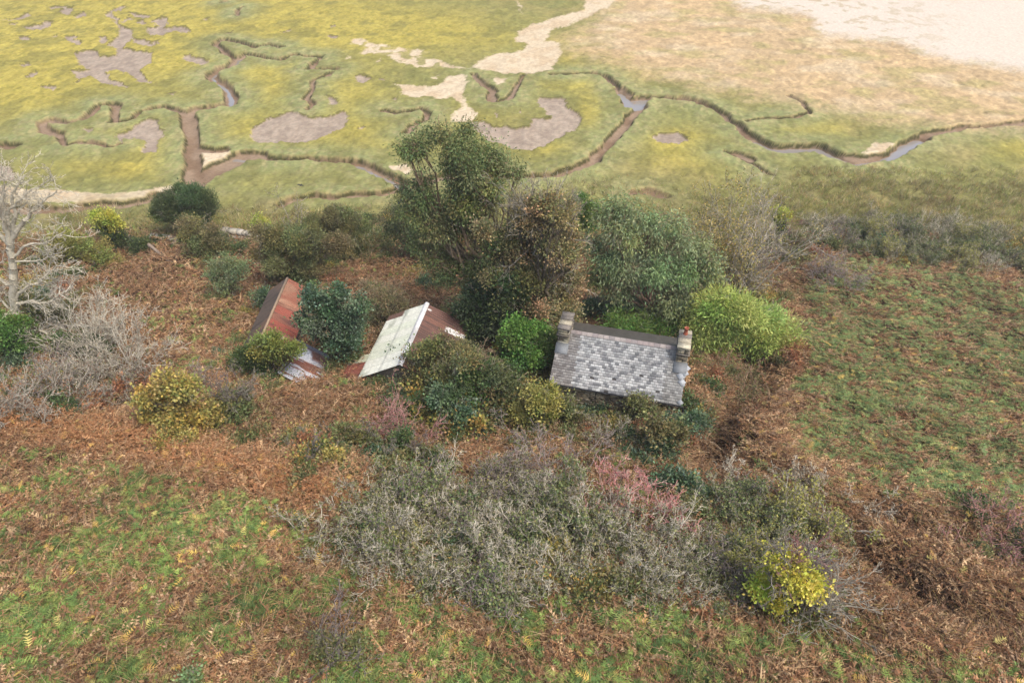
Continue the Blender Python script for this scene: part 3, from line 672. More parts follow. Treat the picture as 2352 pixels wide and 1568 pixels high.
def shed_rust():
    gz = 3.6; t = thing('shed', 'long narrow shed with rusty red corrugated roof and a lean-to showing bare white tin', 'shed', (-15.77, 36.31, gz), 0.)
    hl, hw, zr, ze = 3.25, 1.55, 6.64 - gz, 5.6 - gz - .12
    gable_walls(t, hl, hw, zr, ze, [(128, 118, 104), (104, 96, 86)])
    def red(u, v, Lu, Lv):       # u: along ridge from the far end
        c = base_c(L(142, 90, 70), u); pan = np.floor(u / .75)
        r = np.random.default_rng(4).random(40)[(pan.astype(int)) % 40]
        c = mixc(c, L(160, 84, 64), (r > .45) * 1.); c = mixc(c, L(172, 120, 92), (r < .25) * .9)
        c = mixc(c, L(178, 140, 112), sstep(.5, .68, fbm(u * 1.2, v * .5, 2)) * .8)
        c = mixc(c, L(96, 58, 48), sstep(.55, .7, fbm(u * 6, v * .7, 5)) * .7)
        c = mixc(c, L(176, 156, 126), sstep(.10, .0, v) * .8)
        return mixc(c, L(140, 96, 70), (u < 2.2) * .5)
    def grey(u, v, Lu, Lv):
        c = base_c(L(106, 92, 80), u); c = mixc(c, L(132, 104, 84), sstep(.4, .7, fbm(u * .8, v * .8, 3)))
        return mixc(c, L(74, 66, 58), sstep(.5, .7, fbm(u * 4, v * .6, 1)) * .7)
    rx, ex = 0., hw
    sheet('roof_slope', (0, hl, zr), (0, -hl, zr), (hw + .1, -hl, ze), (hw + .1, hl, ze), red, t)
    sheet('roof_slope', (0, hl, zr), (0, -hl, zr), (-hw, -hl, ze), (-hw, hl, ze), grey, t)
    v, f = box(-.10, .10, -hl - .02, hl + .02, zr - .01, zr + .03); v[4:, 0] *= .4; mk('ridge_cap', v, f, M_METAL, np.repeat(L(176, 150, 122)[None], 8, 0), t)
    def patch(u, v, Lu, Lv):
        c = base_c(L(142, 90, 72), u); n = fbm(u * 5.2, v * .9, 4); n2 = fbm(u * 2.2, v * 1.4, 6)
        c = mixc(c, L(132, 92, 76), sstep(.4, .6, n2))
        c = mixc(c, L(206, 206, 212), sstep(.47, .54, n) * sstep(.9, 1.3, u) )
        wht = sstep(.35, .55, u) * sstep(1.55, 1.35, u + (n - .5) * .4) * sstep(.45, .7, v + (n - .5) * .5) * sstep(2.0, 1.75, v + (n2 - .5) * .5)
        c = mixc(c, L(250, 250, 252), wht)
        c = mixc(c, L(128, 126, 130), sstep(.5, .2, u + (n - .5) * .3))
        return mixc(c, L(196, 198, 206), sstep(.42, .52, n) * sstep(2.2, 2.8, u) * sstep(1.6, .8, v))
    a = np.array((668, 772)); o = np.array((-15.77, 36.31, gz))
    A, B, D = at_z(664, 770, 5.55) - o, at_z(763, 819, 4.75) - o, at_z(637, 856, 5.55) - o
    Cc = B + (D - A)
    sheet('lean_to_roof', A, D, Cc, B, patch, t)
    # its low walls
    rg = np.random.default_rng(3); parts = []
    for p, q in ((B, Cc), (D, Cc)):
        p, q = p - [0, 0, .06], q - [0, 0, .06]; inw = unit((A + Cc) / 2 - (p + q) / 2) * .15
        p, q = p + inw, q + inw; th = inw
        v = np.array([p, q, q + th, p + th, [p[0], p[1], -1.2], [q[0], q[1], -1.2], [*(q + th)[:2], -1.2], [*(p + th)[:2], -1.2]])
        parts.append((v, np.array([(0, 1, 2, 3), (0, 4, 5, 1), (3, 2, 6, 7), (0, 3, 7, 4), (1, 5, 6, 2)]), np.repeat(L(104, 92, 84)[None], 8, 0)))
    V, Fc, c = join(parts); mk('lean_to_wall', V, Fc, M_STONE, c, t)
    return t
shed_rust()
def shed_white():
    gz = 4.1; rot = 1.403 - math.pi / 2
    t = thing('shed', 'shed with a pale green-white corrugated slope, white ridge and dark brown far slope', 'shed', (-6.055, 32.64, gz), rot)
    hl, hw, zr, ze = 3.06, 2.755, 7.333 - gz, 5.9 - gz
    gable_walls(t, hl - .1, hw - .1, zr - .08, ze - .03, [(176, 170, 156), (150, 144, 130)])
    def pale(u, v, Lu, Lv):
        c = base_c(L(252, 253, 236), u); pan = np.floor(u / .76)
        r = np.random.default_rng(2).random(40)[(pan.astype(int)) % 40]
        c = mixc(c, L(240, 245, 222), (r > .5) * .9); c = c * (.93 + .12 * np.random.default_rng(8).random(40)[(u / .38).astype(int) % 40])[:, None]
        c = mixc(c, L(150, 160, 132), sstep(.58, .72, fbm(u * .8, v * 2., 2)) * .5)
        c = mixc(c, L(150, 148, 128), (np.abs((u / .76) % 1 - .03) < .035) * .8)
        c = mixc(c, L(170, 172, 166), (np.abs(v - 1.55) < .03) * .5)
        c = mixc(c, L(176, 150, 140), sstep(3.9, 4.1, u) * sstep(4.6, 4.4, u) * sstep(.6, .3, v) * .5)
        return mixc(c, L(118, 82, 66), (u < .55) * (v > 1.7) * .95)
    def brown(u, v, Lu, Lv):
        c = base_c(L(120, 84, 72), u); c = mixc(c, L(138, 94, 76), (np.floor(u / .8) % 2) * .6)
        c = mixc(c, L(88, 64, 56), sstep(.45, .65, fbm(u * 5, v * .4, 4)) * .8)
        c = mixc(c, L(70, 52, 46), (np.abs((u / .8) % 1 - .03) < .03) * .9)
        c = mixc(c, L(232, 230, 226), (u > 1.15) * (u < 1.62) * (v > 1.75) * (v < 3.2) * (fbm(u * 6, v * 4, 3) > .34))
        return mixc(c, L(226, 220, 214), (np.hypot(u - .45, v - .35) < .12) * 1.)
    sheet('roof_slope', (0, hl, zr), (0, -hl, zr), (-hw, -hl - .1, ze), (-hw, hl + .02, ze), pale, t)
    sheet('roof_slope', (0, hl, zr), (0, -hl, zr), (hw, -hl, ze), (hw, hl, ze), brown, t)
    pr = [(-.17, -.06), (-.08, .03), (0, .06), (.08, .03), (.17, -.06)]; ys = np.linspace(hl + .03, -hl - .03, 9)
    v = np.array([(x, y, zr + z + .02 + .01 * (i % 2)) for i, y in enumerate(ys) for x, z in pr]); f = np.array([(i * 5 + k, i * 5 + k + 1, i * 5 + k + 6, i * 5 + k + 5) for i in range(8) for k in range(4)])
    cc = np.repeat(L(238, 238, 236)[None], len(v), 0); cc[20:30] *= .7; mk('ridge_cap', v, f, M_METAL, cc, t)
    def rd(u, v, Lu, Lv):
        c = base_c(L(146, 88, 72), u); c = mixc(c, L(110, 70, 60), sstep(.45, .6, fbm(u * 4, v, 2))); return mixc(c, L(206, 208, 180), (u < .8) * 1.)
    z0 = ze - .12
    sheet('lean_to_roof', (-hw + .1, -.6, z0), (-hw + .1, -hl - .05, z0), (-hw - 1.35, -hl - .1, z0 - .5), (-hw - 1.35, -.7, z0 - .5), rd, t)
    v, f = box(-hw - 1.25, -hw, -hl, -.8, -1.3, z0 - .55); mk('lean_to_wall', v, f, M_STONE, np.repeat(L(130, 122, 108)[None], 8, 0), t)
    return t
shed_white()
# ------------------------------------------------------------------ walls, pole, post, birds
def wall_run(label, pts, h=.75, w=.5, pal=((196, 188, 168), (170, 160, 140), (214, 206, 188)), cat='stone wall', nm='stone_wall', slab=.7):
    P = [ground(*p) for p in pts]; o = P[0]; t = thing(nm, label, cat, o); rg = np.random.default_rng(hash_(label)); parts = []
    for a, b in zip(P[:-1], P[1:]):
        a, b = a - o, b - o; Ln = np.linalg.norm((b - a)[:2]); d = (b - a) / Ln; s = np.array([-d[1], d[0], 0]); q = 0
        while q < Ln:
            l = min(slab * rg.uniform(.5, 1.3), Ln - q + .05)
            for lay in range(3):
                z0, z1 = -.3 + (h + .3) * lay / 3, -.3 + (h + .3) * (lay + 1) / 3 - .01; ww = w * (1.15 - .1 * lay) * rg.uniform(.9, 1.1)
                v, f = box(0, l - .02, -ww / 2, ww / 2, z0, z1, jit=.025, rg=rg)
                p = a + d * q; v = p + v[:, :1] * d + v[:, 1:2] * s + v[:, 2:3] * np.array([0, 0, 1])
                parts.append((v, f, np.repeat(pick(rg, pal, 1, .15), 8, 0)))
            q += l
    V, Fc, c = join(parts); mk('masonry', V, Fc, M_STONE, c, t)
wall_run('pale stone sea wall between the round tamarisk and the big olive bushes', [(515, 545), (565, 552), (612, 562)], 1.0, .6)
wall_run('low pale stone sea wall left of the round dark tamarisk', [(348, 552), (385, 556), (415, 560)], .6, .8)
wall_run('broken pale stone wall by the shore left of the tall eucalyptus', [(828, 552), (860, 548), (900, 545)], .5, .6)
wall_run('pale stone wall glimpsed through the lower eucalyptus branches', [(980, 528), (1030, 530), (1080, 535)], .7, .6)
def pole():
    g = ground(398, 604); top = at_y(341, 561, g[1] + 2.2)
    t = thing('wooden_pole', 'weathered wooden pole leaning out of the bracken near the sea wall', 'pole', g); b = top - g
    ts = np.linspace(0, 1, 7)[:, None]; p = b * ts - np.array([0, 0, .3]) * (1 - ts)
    V, Fc, c = tubes(p[:-1], p[1:], np.full(6, .15), np.full(6, .14), pick(rng, [(176, 156, 136), (160, 140, 120)], 6, .1), 10); mk('shaft', V, Fc, M_BARK, c, t)
    s = unit(np.cross(b, [0, 0, 1]))
    for a_, b_ in ((b * .9 - s * .28, b * .9 + s * .28), (b * .45, b * .45 + np.array([0, .1, .25]))):
        V, Fc, c = tubes(a_[None], b_[None], np.full(1, .04), np.full(1, .035), pick(rng, [(120, 105, 92)], 1), 6); mk('bracket', V, Fc, M_BARK, c, t)
pole()
def post():
    g = ground(1730, 958); t = thing('wooden_post', 'short reddish wooden post by the bracken track right of the cottage', 'post', g)
    v, f = box(-.06, .06, -.06, .06, -.2, .75, .15); mk('shaft', v, f, M_BARK, np.repeat(L(120, 74, 60)[None], 8, 0), t)
post()
def crow(label, P, s, rz):
    t = thing('crow', label, 'bird', P, rz)
    prof = [(-.24, .012, .0), (-.16, .035, .0), (-.05, .075, .01), (.06, .08, .03), (.14, .05, .07), (.19, .045, .09), (.235, .03, .09), (.25, .012, .085), (.30, .002, .08)]
    a = np.linspace(0, 2 * np.pi, 11)[:-1]; v = np.array([(x * s, r * s * math.cos(q), (z + r * math.sin(q)) * s) for x, r, z in prof for q in a])
    f = np.array([(k * 10 + i, k * 10 + (i + 1) % 10, (k + 1) * 10 + (i + 1) % 10, (k + 1) * 10 + i) for k in range(len(prof) - 1) for i in range(10)])
    mk('body', v, f, M_CROW, None, t, True)
    for d in (-1, 1):
        w = np.array([(.12, .06 * d, .05), (.02, .35 * d, .12), (-.06, .52 * d, .10), (-.12, .42 * d, .08), (-.14, .2 * d, .05), (-.12, .06 * d, .03)]) * s
        mk('wing', np.r_[w, w - [0, 0, .012]], [np.array([(0, 1, 2, 3, 4, 5), (11, 10, 9, 8, 7, 6)]), np.array([(i, (i + 1) % 6, (i + 1) % 6 + 6, i + 6) for i in range(6)])], M_CROW, None, t)
    w = np.array([(-.2, .02, .01), (-.38, .07, .0), (-.40, 0, .0), (-.38, -.07, .0), (-.2, -.02, .01)]) * s
    mk('tail', np.r_[w, w - [0, 0, .01]], [np.array([(0, 1, 2, 3, 4), (9, 8, 7, 6, 5)]), np.array([(i, (i + 1) % 5, (i + 1) % 5 + 5, i + 5) for i in range(5)])], M_CROW, None, t)
crow('black bird in flight just left of the tall eucalyptus', at_y(918, 465, 50), 1.0, 2.9)
crow('black bird low over the marsh above the sparse sapling', at_y(691, 426, 64), .8, 1.2)
# ------------------------------------------------------------------ trees and shrubs
B = bush
# tall eucalyptus: two storeys of foliage on long leaning limbs
B('eucalyptus_tree', 'tall eucalyptus with open spreading olive crown reaching out over the marsh creek', 'tree', (1165, 745),
  [(960,332,42),(1000,318,36),(1040,330,40),(1065,305,34),(1025,372,36),(1105,345,36),(1085,385,34),(1150,365,32),(1135,400,34),(1180,395,22),(935,352,28),(1078,425,34),(1045,440,26),
   (985,462,38),(1030,480,40),(965,505,36),(1080,490,44),(1120,470,40),(1010,535,46),(1060,545,48),(1110,540,46),(960,560,36),(1040,600,44),(1090,600,46),(1130,600,44),(1000,600,38),(980,530,40),(940,470,30),(1060,490,40),(920,430,22),(1140,440,36),(970,420,26),(1070,650,40),(1120,660,44),(1030,640,26),(1150,700,40)],
  'euc', ll=.2, lw=.075, dens=190, jit=.35, shrink=.84, droop=.5, tr=.3, bark='straw', clump=.36, fill=.2, seed=11, tvar=.35, nsub=6, spray=3, spraypal='reddish')
B('eucalyptus_tree', 'low drooping dark eucalyptus at the left foot of the tallest tree', 'tree', (960, 600),
  [(905,495,32),(945,500,36),(985,520,32),(920,530,30),(1000,560,32),(960,550,32),(1040,610,30),(890,520,20)], 'dark', ll=.2, lw=.06, dens=170, droop=.5, tr=.15, bark='reddish', clump=.42, seed=12)
B('sycamore_tree', 'large sycamore with browning leaves and bare pale top twigs beside the tall eucalyptus', 'tree', (1235, 800),
  [(1200,480,34),(1240,470,34),(1280,485,34),(1120,530,32),(1215,500,44),(1265,515,44),(1305,540,36),(1170,540,40,0,'euc'),(1160,590,44,0,'olive'),(1215,570,50),(1275,590,50),(1320,580,26),(1190,640,54,0,'olive'),(1250,650,54),(1300,640,42),(1170,690,50,0,'dark'),(1230,715,54),(1290,700,46),(1195,745,44,0,'olive'),(1260,760,40),(1310,720,28),(1140,640,30,0,'olive')],
  'syc', ll=.15, lw=.11, dens=175, shrink=.9, tr=.3, clump=.32, seed=13, per=9, fill=.35, spray=5, spraypal='pale', bark='bark',
  extra=[(1240,520,1215,405,14,1,.05,'pale'),(1270,520,1290,430,12,1,.05,'pale'),(1220,560,1170,450,8,1,.04,'twig'),(1290,540,1340,490,8,1,.04,'twig'),(1250,640,1190,620,5,1,.03,'pale'),(1280,640,1330,600,5,1,.03,'pale')])
B('ivy_tree', 'dark green ivy-covered tree filling the gap right of the white-roofed shed', 'tree', (1110, 800),
  [(1110,680,40),(1090,720,42),(1140,710,44),(1170,660,38),(1120,760,42),(1160,770,44),(1085,755,28),(1200,780,36)], 'deep', ll=.17, lw=.13, dens=190, tr=.2, seed=14, tvar=.35)
B('eucalyptus_tree', 'broad blue-green eucalyptus drooping over the cottage ridge', 'tree', (1500, 752),
  [(1395,500,44),(1445,480,46),(1500,500,46),(1550,530,40),(1420,545,46),(1480,560,52),(1540,575,50),(1600,590,44),(1385,600,44),(1440,620,52),(1505,630,52),(1570,640,50),(1625,625,36),(1400,660,44),(1460,680,50),(1530,695,48),(1590,690,40),(1430,725,40),(1490,735,40),(1560,735,36),(1365,560,26),(1640,600,22),(1378,640,36,0,'euc')],
  'blueg', ll=.24, lw=.065, dens=165, shrink=.9, droop=.7, tr=.26, bark='reddish', clump=.42, seed=15, tvar=.35, fill=.2, spray=4, spraypal='straw',
  extra=[(1440,690,1455,760,4,1,.03,'twig'),(1410,680,1380,700,4,1,.03,'twig')])
B('bamboo_clump', 'dense green bamboo thicket under the drooping eucalyptus behind the cottage ridge', 'bamboo', (1530, 790),
  [(1420,755,30),(1470,755,32),(1520,755,34),(1570,750,34),(1600,720,30)], 'bright', ll=.3, lw=.05, dens=170, droop=.3, tr=.06, seed=16, clump=.35)
B('bamboo_clump', 'big bright yellow-green bamboo clump right of the cottage', 'bamboo', (1715, 835),
  [(1640,715,42),(1680,705,40),(1610,745,36),(1655,760,42),(1700,740,44),(1735,730,38),(1720,780,42),(1765,765,44),(1795,775,36),(1785,810,36),(1745,800,36),(1640,700,34),(1605,780,30)],
  'bamboo', ll=.3, lw=.055, dens=230, droop=.25, tr=.05, seed=17, clump=.38, tvar=.22, updir=.5)
B('conifer', 'small bright green shrub showing between the sycamore and the broad eucalyptus', 'shrub', (1350, 560),
  [(1330,462,16),(1345,480,20),(1362,496,22),(1340,505,18),(1355,525,22)], 'bright', ll=.14, lw=.08, dens=300, tr=.1, seed=18)
# left side
B('tamarisk', 'rounded dark green tree standing at the marsh edge', 'tree', (425, 545), [(385,475,36),(420,462,38),(455,475,36),(400,500,36),(440,500,36),(475,490,24),(375,500,20)], 'dark', ll=.2, lw=.06, dens=300, tr=.15, seed=21, tvar=.15, updir=.9)
B('shrub', 'olive shrub with yellowing leaves right below the round dark tree', 'shrub', (465, 585), [(440,535,26),(475,540,30),(500,545,24),(450,560,26),(480,562,26),(425,548,18)], 'olive', seed=22, ll=.14)
B('ivy_bush', 'glowing lime-yellow ivy-topped stump near the left sea wall', 'ivy bush', (262, 578), [(232,500,15),(245,495,16),(258,510,16),(240,512,14),(268,520,12),(255,535,18,0,'dark'),(262,552,16,0,'dark')], 'lime', seed=23, ll=.14, lw=.11, dens=300)
B('shrub', 'low dark shrub at the right of the lime ivy stump', 'shrub', (300, 575), [(285,552,22),(310,558,22),(330,562,14),(270,562,20)], 'dark', seed=24)
B('shrub', 'yellow-green autumn shrub behind the bare white tree limbs', 'shrub', (190, 615), [(150,570,30),(185,560,34),(215,578,32),(170,595,30),(235,598,24),(130,590,24)], 'yolive', seed=25, dens=200)
B('shrub', 'fine-leaved grey-green sapling standing alone in brown bracken left of the rusty shed', 'shrub', (520, 690), [(500,620,20),(525,610,22),(545,630,20),(510,650,22),(535,660,20),(490,635,16),(520,675,16)], 'blueg', seed=26, dens=160, ll=.13, updir=.9)
B('tree', 'broad olive shrub above the far end of the rusty shed', 'shrub', (665, 655), [(620,560,32),(660,545,36),(700,560,36),(625,600,34),(670,595,40),(715,600,34),(650,635,32),(700,635,28),(740,580,30),(605,585,24),(725,545,30),(640,575,30),(770,570,28)], 'olive', seed=27, ll=.14, jit=.2, extra=[(690,600,680,560,3,1,.03,'pale')])
B('tree', 'olive-green shrub with darker right side next to the flat shore grass', 'shrub', (780, 600), [(735,510,28),(770,495,30),(810,505,28),(745,545,32),(790,540,34),(825,550,22),(780,580,30),(820,590,22,0,'dark'),(760,600,24)], 'olive', seed=28, ll=.14)
B('shrub', 'small pale yellow-leaved shrub left of the broad olive shrub', 'shrub', (605, 545), [(597,508,12),(608,515,12),(590,520,8)], 'lime', seed=29, ll=.12, dens=120)
bare('sapling', 'sparse pale sapling standing alone against the marsh', 'tree', ground(680, 520), 3.6, .55, 5, 'twig', 30, leafpal='yolive', nleaf=700, ll=.12, lw=.07, rad=.05)
B('ivy_bush', 'bright green ivy mass at the foot of the bare white tree', 'ivy bush', (20, 840), [(10,745,30),(40,760,26),(20,785,32),(55,795,22),(-20,760,36),(0,820,28,0,'dark'),(50,820,24,0,'dark')], 'bright', seed=31, ll=.15, lw=.11)
B('shrub', 'olive shrub behind the lower limbs of the bare white tree', 'shrub', (90, 760), [(60,700,28),(100,710,28),(130,735,26),(80,740,28),(150,700,22)], 'olive', seed=32, dens=160)
B('shrub', 'dark green shrub under the fallen pale limb', 'shrub', (200, 830), [(160,785,24),(200,790,26),(235,800,22),(140,800,20)], 'dark', seed=33, dens=200)

# the bare white tree
def white_tree():
    g = ground(30, 815); t = thing('bare_tree', 'big bare tree with pale bleached trunk and limbs at the left edge', 'tree', g); rg = np.random.default_rng(41); Y = g[1]
    q = lambda px, py, d=0: at_y(px, py, Y + d) - g
    segs = []; starts = []
    def limb(pts, r0, r1, n=4, kids=1):
        P = np.array([q(*p) for p in pts]); m = len(P); out = [P[0]]
        for a, b in zip(P[:-1], P[1:]):
            for k in range(1, n + 1): out.append(a + (b - a) * k / n + (rg.normal(size=3) * .05 if k < n else 0))
        P = np.array(out); r = np.linspace(r0, r1, len(P)); segs.append((P[:-1], P[1:], r[:-1], r[1:]))
        if kids:
            for i in range(2, len(P)):
                for _ in range(kids): starts.append((P[i], unit(P[i] - P[i - 1]), r[i]))
    limb([(30,830),(32,740),(30,690),(30,640),(28,590),(22,560)], .27, .19, kids=0)
    limb([(22,560),(12,510),(4,465),(10,425)], .2, .05); limb([(22,560),(45,520),(70,490),(90,470),(130,440)], .16, .04)
    limb([(26,565),(35,500),(28,455),(45,415)], .14, .04); limb([(20,560),(-20,520),(-60,470)], .14, .04); limb([(28,590),(70,560),(110,555),(150,530)], .09, .03)
    limb([(32,690),(60,660),(90,645),(130,610)], .12, .03, kids=2); limb([(32,700),(70,690),(110,695),(150,670)], .1, .03, kids=2); limb([(33,730),(60,760),(90,758),(130,775),(160,765)], .1, .03, kids=2)
    limb([(30,660),(0,640),(-40,600)], .1, .03); limb([(22,560),(20,480),(60,445),(95,425)], .1, .03); limb([(25,600),(80,600),(120,590)], .06, .02); limb([(30,720),(5,690),(-30,700)], .08, .03)
    limb([(-60,470),(-20,440),(5,400)], .08, .03, kids=2); limb([(12,510),(-20,455),(-30,410)], .08, .03)
    P = np.array([s[0] for s in starts]); D = np.array([s[1] for s in starts]); n = len(P)
    D = unit(D + rg.normal(size=(n, 3)) * .7)
    A, Bq, ra, rb, _, _ = twigs(rg, P, D, rg.uniform(.9, 1.9, n), np.full(n, .03), [(5, .25, .05, 5, .55, .6), (4, .28, .03, 3, .5, .6), (3, .3, 0, 0, 0, 0)])
    A0, B0, r0, r1 = [np.concatenate([s[i] for s in segs]) for i in range(4)]
    V, Fc, c = tubes(A0, B0, r0, r1, pick(rg, PAL['pale'], len(A0), .12, VG), 8); c[:] = L(196, 188, 166) * 1.4; mk('trunk', V, Fc, M_BARK, c, t)
    V, Fc, c = tubes(A, Bq, np.maximum(ra, .014), np.maximum(rb, .010), pick(rg, PAL['pale'], len(A), .15, 1.75)); mk('branches', V, Fc, M_BARK, c, t)
white_tree()
g = ground(240, 830); 
bare('bare_shrub', 'wide fan of long bare pale stems right of the bare white tree', 'shrub', g, 5.2, .62, 22, 'pale', 43, [(8, .09, .03, 9, .42, .5), (5, .18, .05, 6, .5, .6), (4, .25, .02, 0, 0, 0)], rad=.06, r0=.7, lean=(.12, .25, 0), minr=.013)
bare('bare_shrub', 'bare pale shrub leaning out over the bracken below the fanned stems', 'shrub', ground(310, 850), 3.6, .7, 12, 'pale', 44, [(7, .1, .02, 8, .45, .5), (5, .2, .05, 6, .5, .6), (3, .25, .02, 0, 0, 0)], rad=.045, r0=.5, lean=(.35, .05, 0))
g = ground(245, 790)
t = thing('fallen_limb', 'pale fallen limb lying below the fanned bare stems', 'branch', g); rg = np.random.default_rng(2)
P = np.array([ground(140, 768), ground(170, 772), ground(200, 770), ground(235, 778)]) - g + [0, 0, .9]
V, Fc, c = tubes(P[:-1], P[1:], np.array([.09, .11, .12]), np.array([.11, .12, .13]), pick(rg, PAL['pale'], 3), 8); mk('wood', V, Fc, M_BARK, c, t)

FOOT = [((6.25, 29.43), -.251, 3.6, 2.75), ((-15.77, 36.31), 0, 1.6, 3.2), ((-6.05, 32.64), -.168, 2.8, 3.0), ((-13, 32.5), 0, 1.3, 1.6)]
# around the sheds
B('ivy_bush', 'large dark glossy ivy mound between the two sheds', 'ivy bush', (755, 850), [(725,690,38),(775,675,38),(712,735,32),(760,720,44),(810,705,38),(745,760,36),(795,765,42),(825,735,32),(800,800,34),(700,725,26),(765,795,26),(815,825,22,0,'olive'),(790,840,16,0,'olive')], 'ivy', ll=.15, lw=.12, dens=220, tr=.15, seed=51, tvar=.35, shrink=.84, jit=.2, spray=5, spraypal='straw')
bare('bramble', 'brown twiggy shrub sprawling beside the far end of the white-roofed shed', 'shrub', ground(890, 735), 3.0, .9, 16, 'straw', 52, [(7, .14, -.02, 8, .5, .5), (5, .22, -.02, 5, .5, .6), (3, .25, .0, 0, 0, 0)], leafpal='olive', nleaf=2600, rad=.035, r0=.8)
B('shrub', 'loose straw-and-olive shrub filling the gap between the ivy mound and the white-roofed shed', 'shrub', (880, 765), [(868,690,26),(895,675,26),(918,690,20),(862,722,24),(885,715,22),(850,750,18),(845,665,18)], 'strawleaf', ll=.15, lw=.05, seed=152, dens=170, spray=10, spraypal='straw', updir=.7)
bare('bramble', 'straw-brown dead stems hanging against the eave of the white-roofed shed', 'shrub', ground(868, 785), 2.2, .6, 14, 'straw', 53, [(8, .1, -.1, 8, .5, .35), (5, .2, -.06, 0, 0, 0)], rad=.03, r0=.5, leafpal='olive', nleaf=300)
B('shrub', 'round moss-green shrub growing over the near end of the rusty shed', 'shrub', (635, 878), [(603,795,22),(630,785,22),(658,798,22),(620,815,24),(650,822,22),(680,805,13),(600,812,16),(640,805,26)], 'moss', shrink=.88, jit=.15, ll=.13, lw=.09, dens=380, seed=54, tvar=.18)
B('shrub', 'dark shadowy bramble at the lower left corner of the rusty shed', 'shrub', (600, 872), [(580,835,28),(605,850,28),(630,862,22),(560,820,24),(545,840,20)], 'dark', seed=55, dens=220)
B('shrub', 'grey-leaved small shrub against the left eave of the rusty shed', 'shrub', (605, 720), [(605,680,15),(615,692,14),(598,695,12)], 'ivy', seed=56)
B('bush', 'brown-green shrub with twigs just below the white roof edge', 'shrub', (960, 900), [(960,840,26),(985,815,34),(1015,800,36),(930,872,20),(960,875,30),(1000,845,40),(1045,800,34),(905,893,16)], 'olive', seed=57, dens=170, spray=1, extra=[(990,850,975,800,6,1,.03,'straw')])
B('bush', 'large dark bramble bush in the middle between the white-roofed shed and the cottage', 'shrub', (1100, 940), [(1060,840,38),(1100,830,38),(1140,850,38,0,'dark'),(1070,880,42,0,'bright'),(1120,880,42),(1165,870,34,0,'dark'),(1050,920,40,0,'dark'),(1100,920,42,0,'bright'),(1150,920,36,0,'dark'),(1190,890,30),(1030,870,34),(1010,900,30,0,'dark')], 'olive', seed=58, dens=170, extra=[(1090,850,1130,800,6,1,.03,'straw')])
B('ivy_bush', 'glossy blue-green ivy at the front foot of the large middle bramble', 'ivy bush', (1080, 985), [(1030,950,30),(1070,965,34),(1110,970,34),(1020,915,30),(1150,970,28)], 'ivy', seed=59, ll=.15, lw=.12, tvar=.35)
B('shrub', 'rich green leafy shrub close against the left gable of the cottage', 'shrub', (1215, 880), [(1195,780,32),(1235,775,32),(1175,810,32),(1220,815,38),(1250,800,26),(1200,850,34),(1240,845,30),(1255,870,22),(1160,840,22)], 'bright', seed=60, ll=.15, lw=.12, dens=230, tvar=.3)
B('shrub', 'yellow-green leafy shrub left of the cottage front corner', 'shrub', (1235, 985), [(1225,910,30),(1255,905,28),(1215,945,34),(1250,945,32),(1190,965,30),(1270,925,20)], 'yolive', seed=61, ll=.14, lw=.1, tvar=.3)
B('climber', 'ivy strip climbing the left verge of the cottage roof', 'ivy', (1262, 885), [(1272,845,9),(1277,815,8),(1282,790,7),(1266,868,10),(1290,765,5)], 'yolive', seed=62, ll=.12, lw=.1, dens=350, Y=1)
B('shrub', 'mixed brown-olive brambles under the left half of the cottage eave', 'shrub', (1330, 985), [(1290,935,22),(1320,955,22),(1365,970,22),(1290,965,28),(1335,980,26),(1380,985,22)], 'olive', seed=63, dens=190)
B('shrub', 'olive shrub rising over the cottage eave near its middle', 'shrub', (1445, 985), [(1455,935,20),(1470,928,18),(1490,948,22),(1420,972,24),(1455,970,30),(1500,960,24)], 'olive', seed=64, dens=190)
B('shrub', 'pale glossy green shrub below the right end of the cottage eave', 'shrub', (1530, 1030), [(1505,985,22,0,'olive'),(1540,978,22),(1562,1000,22,0,'olive'),(1520,1010,24),(1550,1022,18),(1485,1005,18,0,'olive')], 'ivy', seed=65, ll=.16, lw=.12, tvar=.4)
B('shrub', 'green ivy patch at the right front corner of the cottage', 'shrub', (1585, 965), [(1575,925,16),(1590,945,18),(1570,950,16),(1600,970,18)], 'dark', seed=66, dens=220)
bare('dog_rose', 'arching twiggy rose bush right of the cottage gable', 'shrub', ground(1680, 900), 2.5, .95, 20, 'reddish', 67, [(8, .14, -.03, 8, .5, .5), (5, .2, -.02, 5, .5, .6), (3, .25, .0, 0, 0, 0)], leafpal='olive', nleaf=3600, rad=.03, r0=.8)
# upper right
def zone_left(p): return (p[:, 0] < .2) | (np.random.default_rng(1).random(len(p)) < .3)
bare('willow_tree', 'tall twiggy willow with yellow leaves left on its left side', 'tree', ground(1668, 700), 8.3, .42, 30, 'twig', 71, [(10, .07, .04, 10, .42, .5), (6, .14, .06, 6, .5, .5), (4, .2, .04, 0, 0, 0)], leafpal='gold', nleaf=11000, ll=.15, lw=.09, rad=.085, minr=.013, r0=.5, leafzone=zone_left, lean=(-.05, .1, 0))
B('shrub', 'brownish leafy undergrowth at the foot of the yellow-leaved willow', 'shrub', (1710, 700), [(1690,640,34),(1725,650,28),(1660,670,26),(1705,680,32),(1735,680,24),(1680,590,30),(1640,560,28),(1720,600,26)], 'gold', seed=72, dens=110, extra=[(1700,680,1760,600,10,1,.03,'twig')])
B('ivy_bush', 'small lime-yellow ivy-topped thorn in the scrub right of the willow', 'ivy bush', (1795, 560), [(1783,497,11),(1795,494,12),(1808,500,11),(1790,506,11),(1795,522,10,0,'dark'),(1793,535,10,0,'dark')], 'lime', seed=73, ll=.13, lw=.11, dens=300, extra=[(1790,500,1780,478,4,1,.02,'pale'),(1800,530,1850,490,6,1,.02,'pink')])
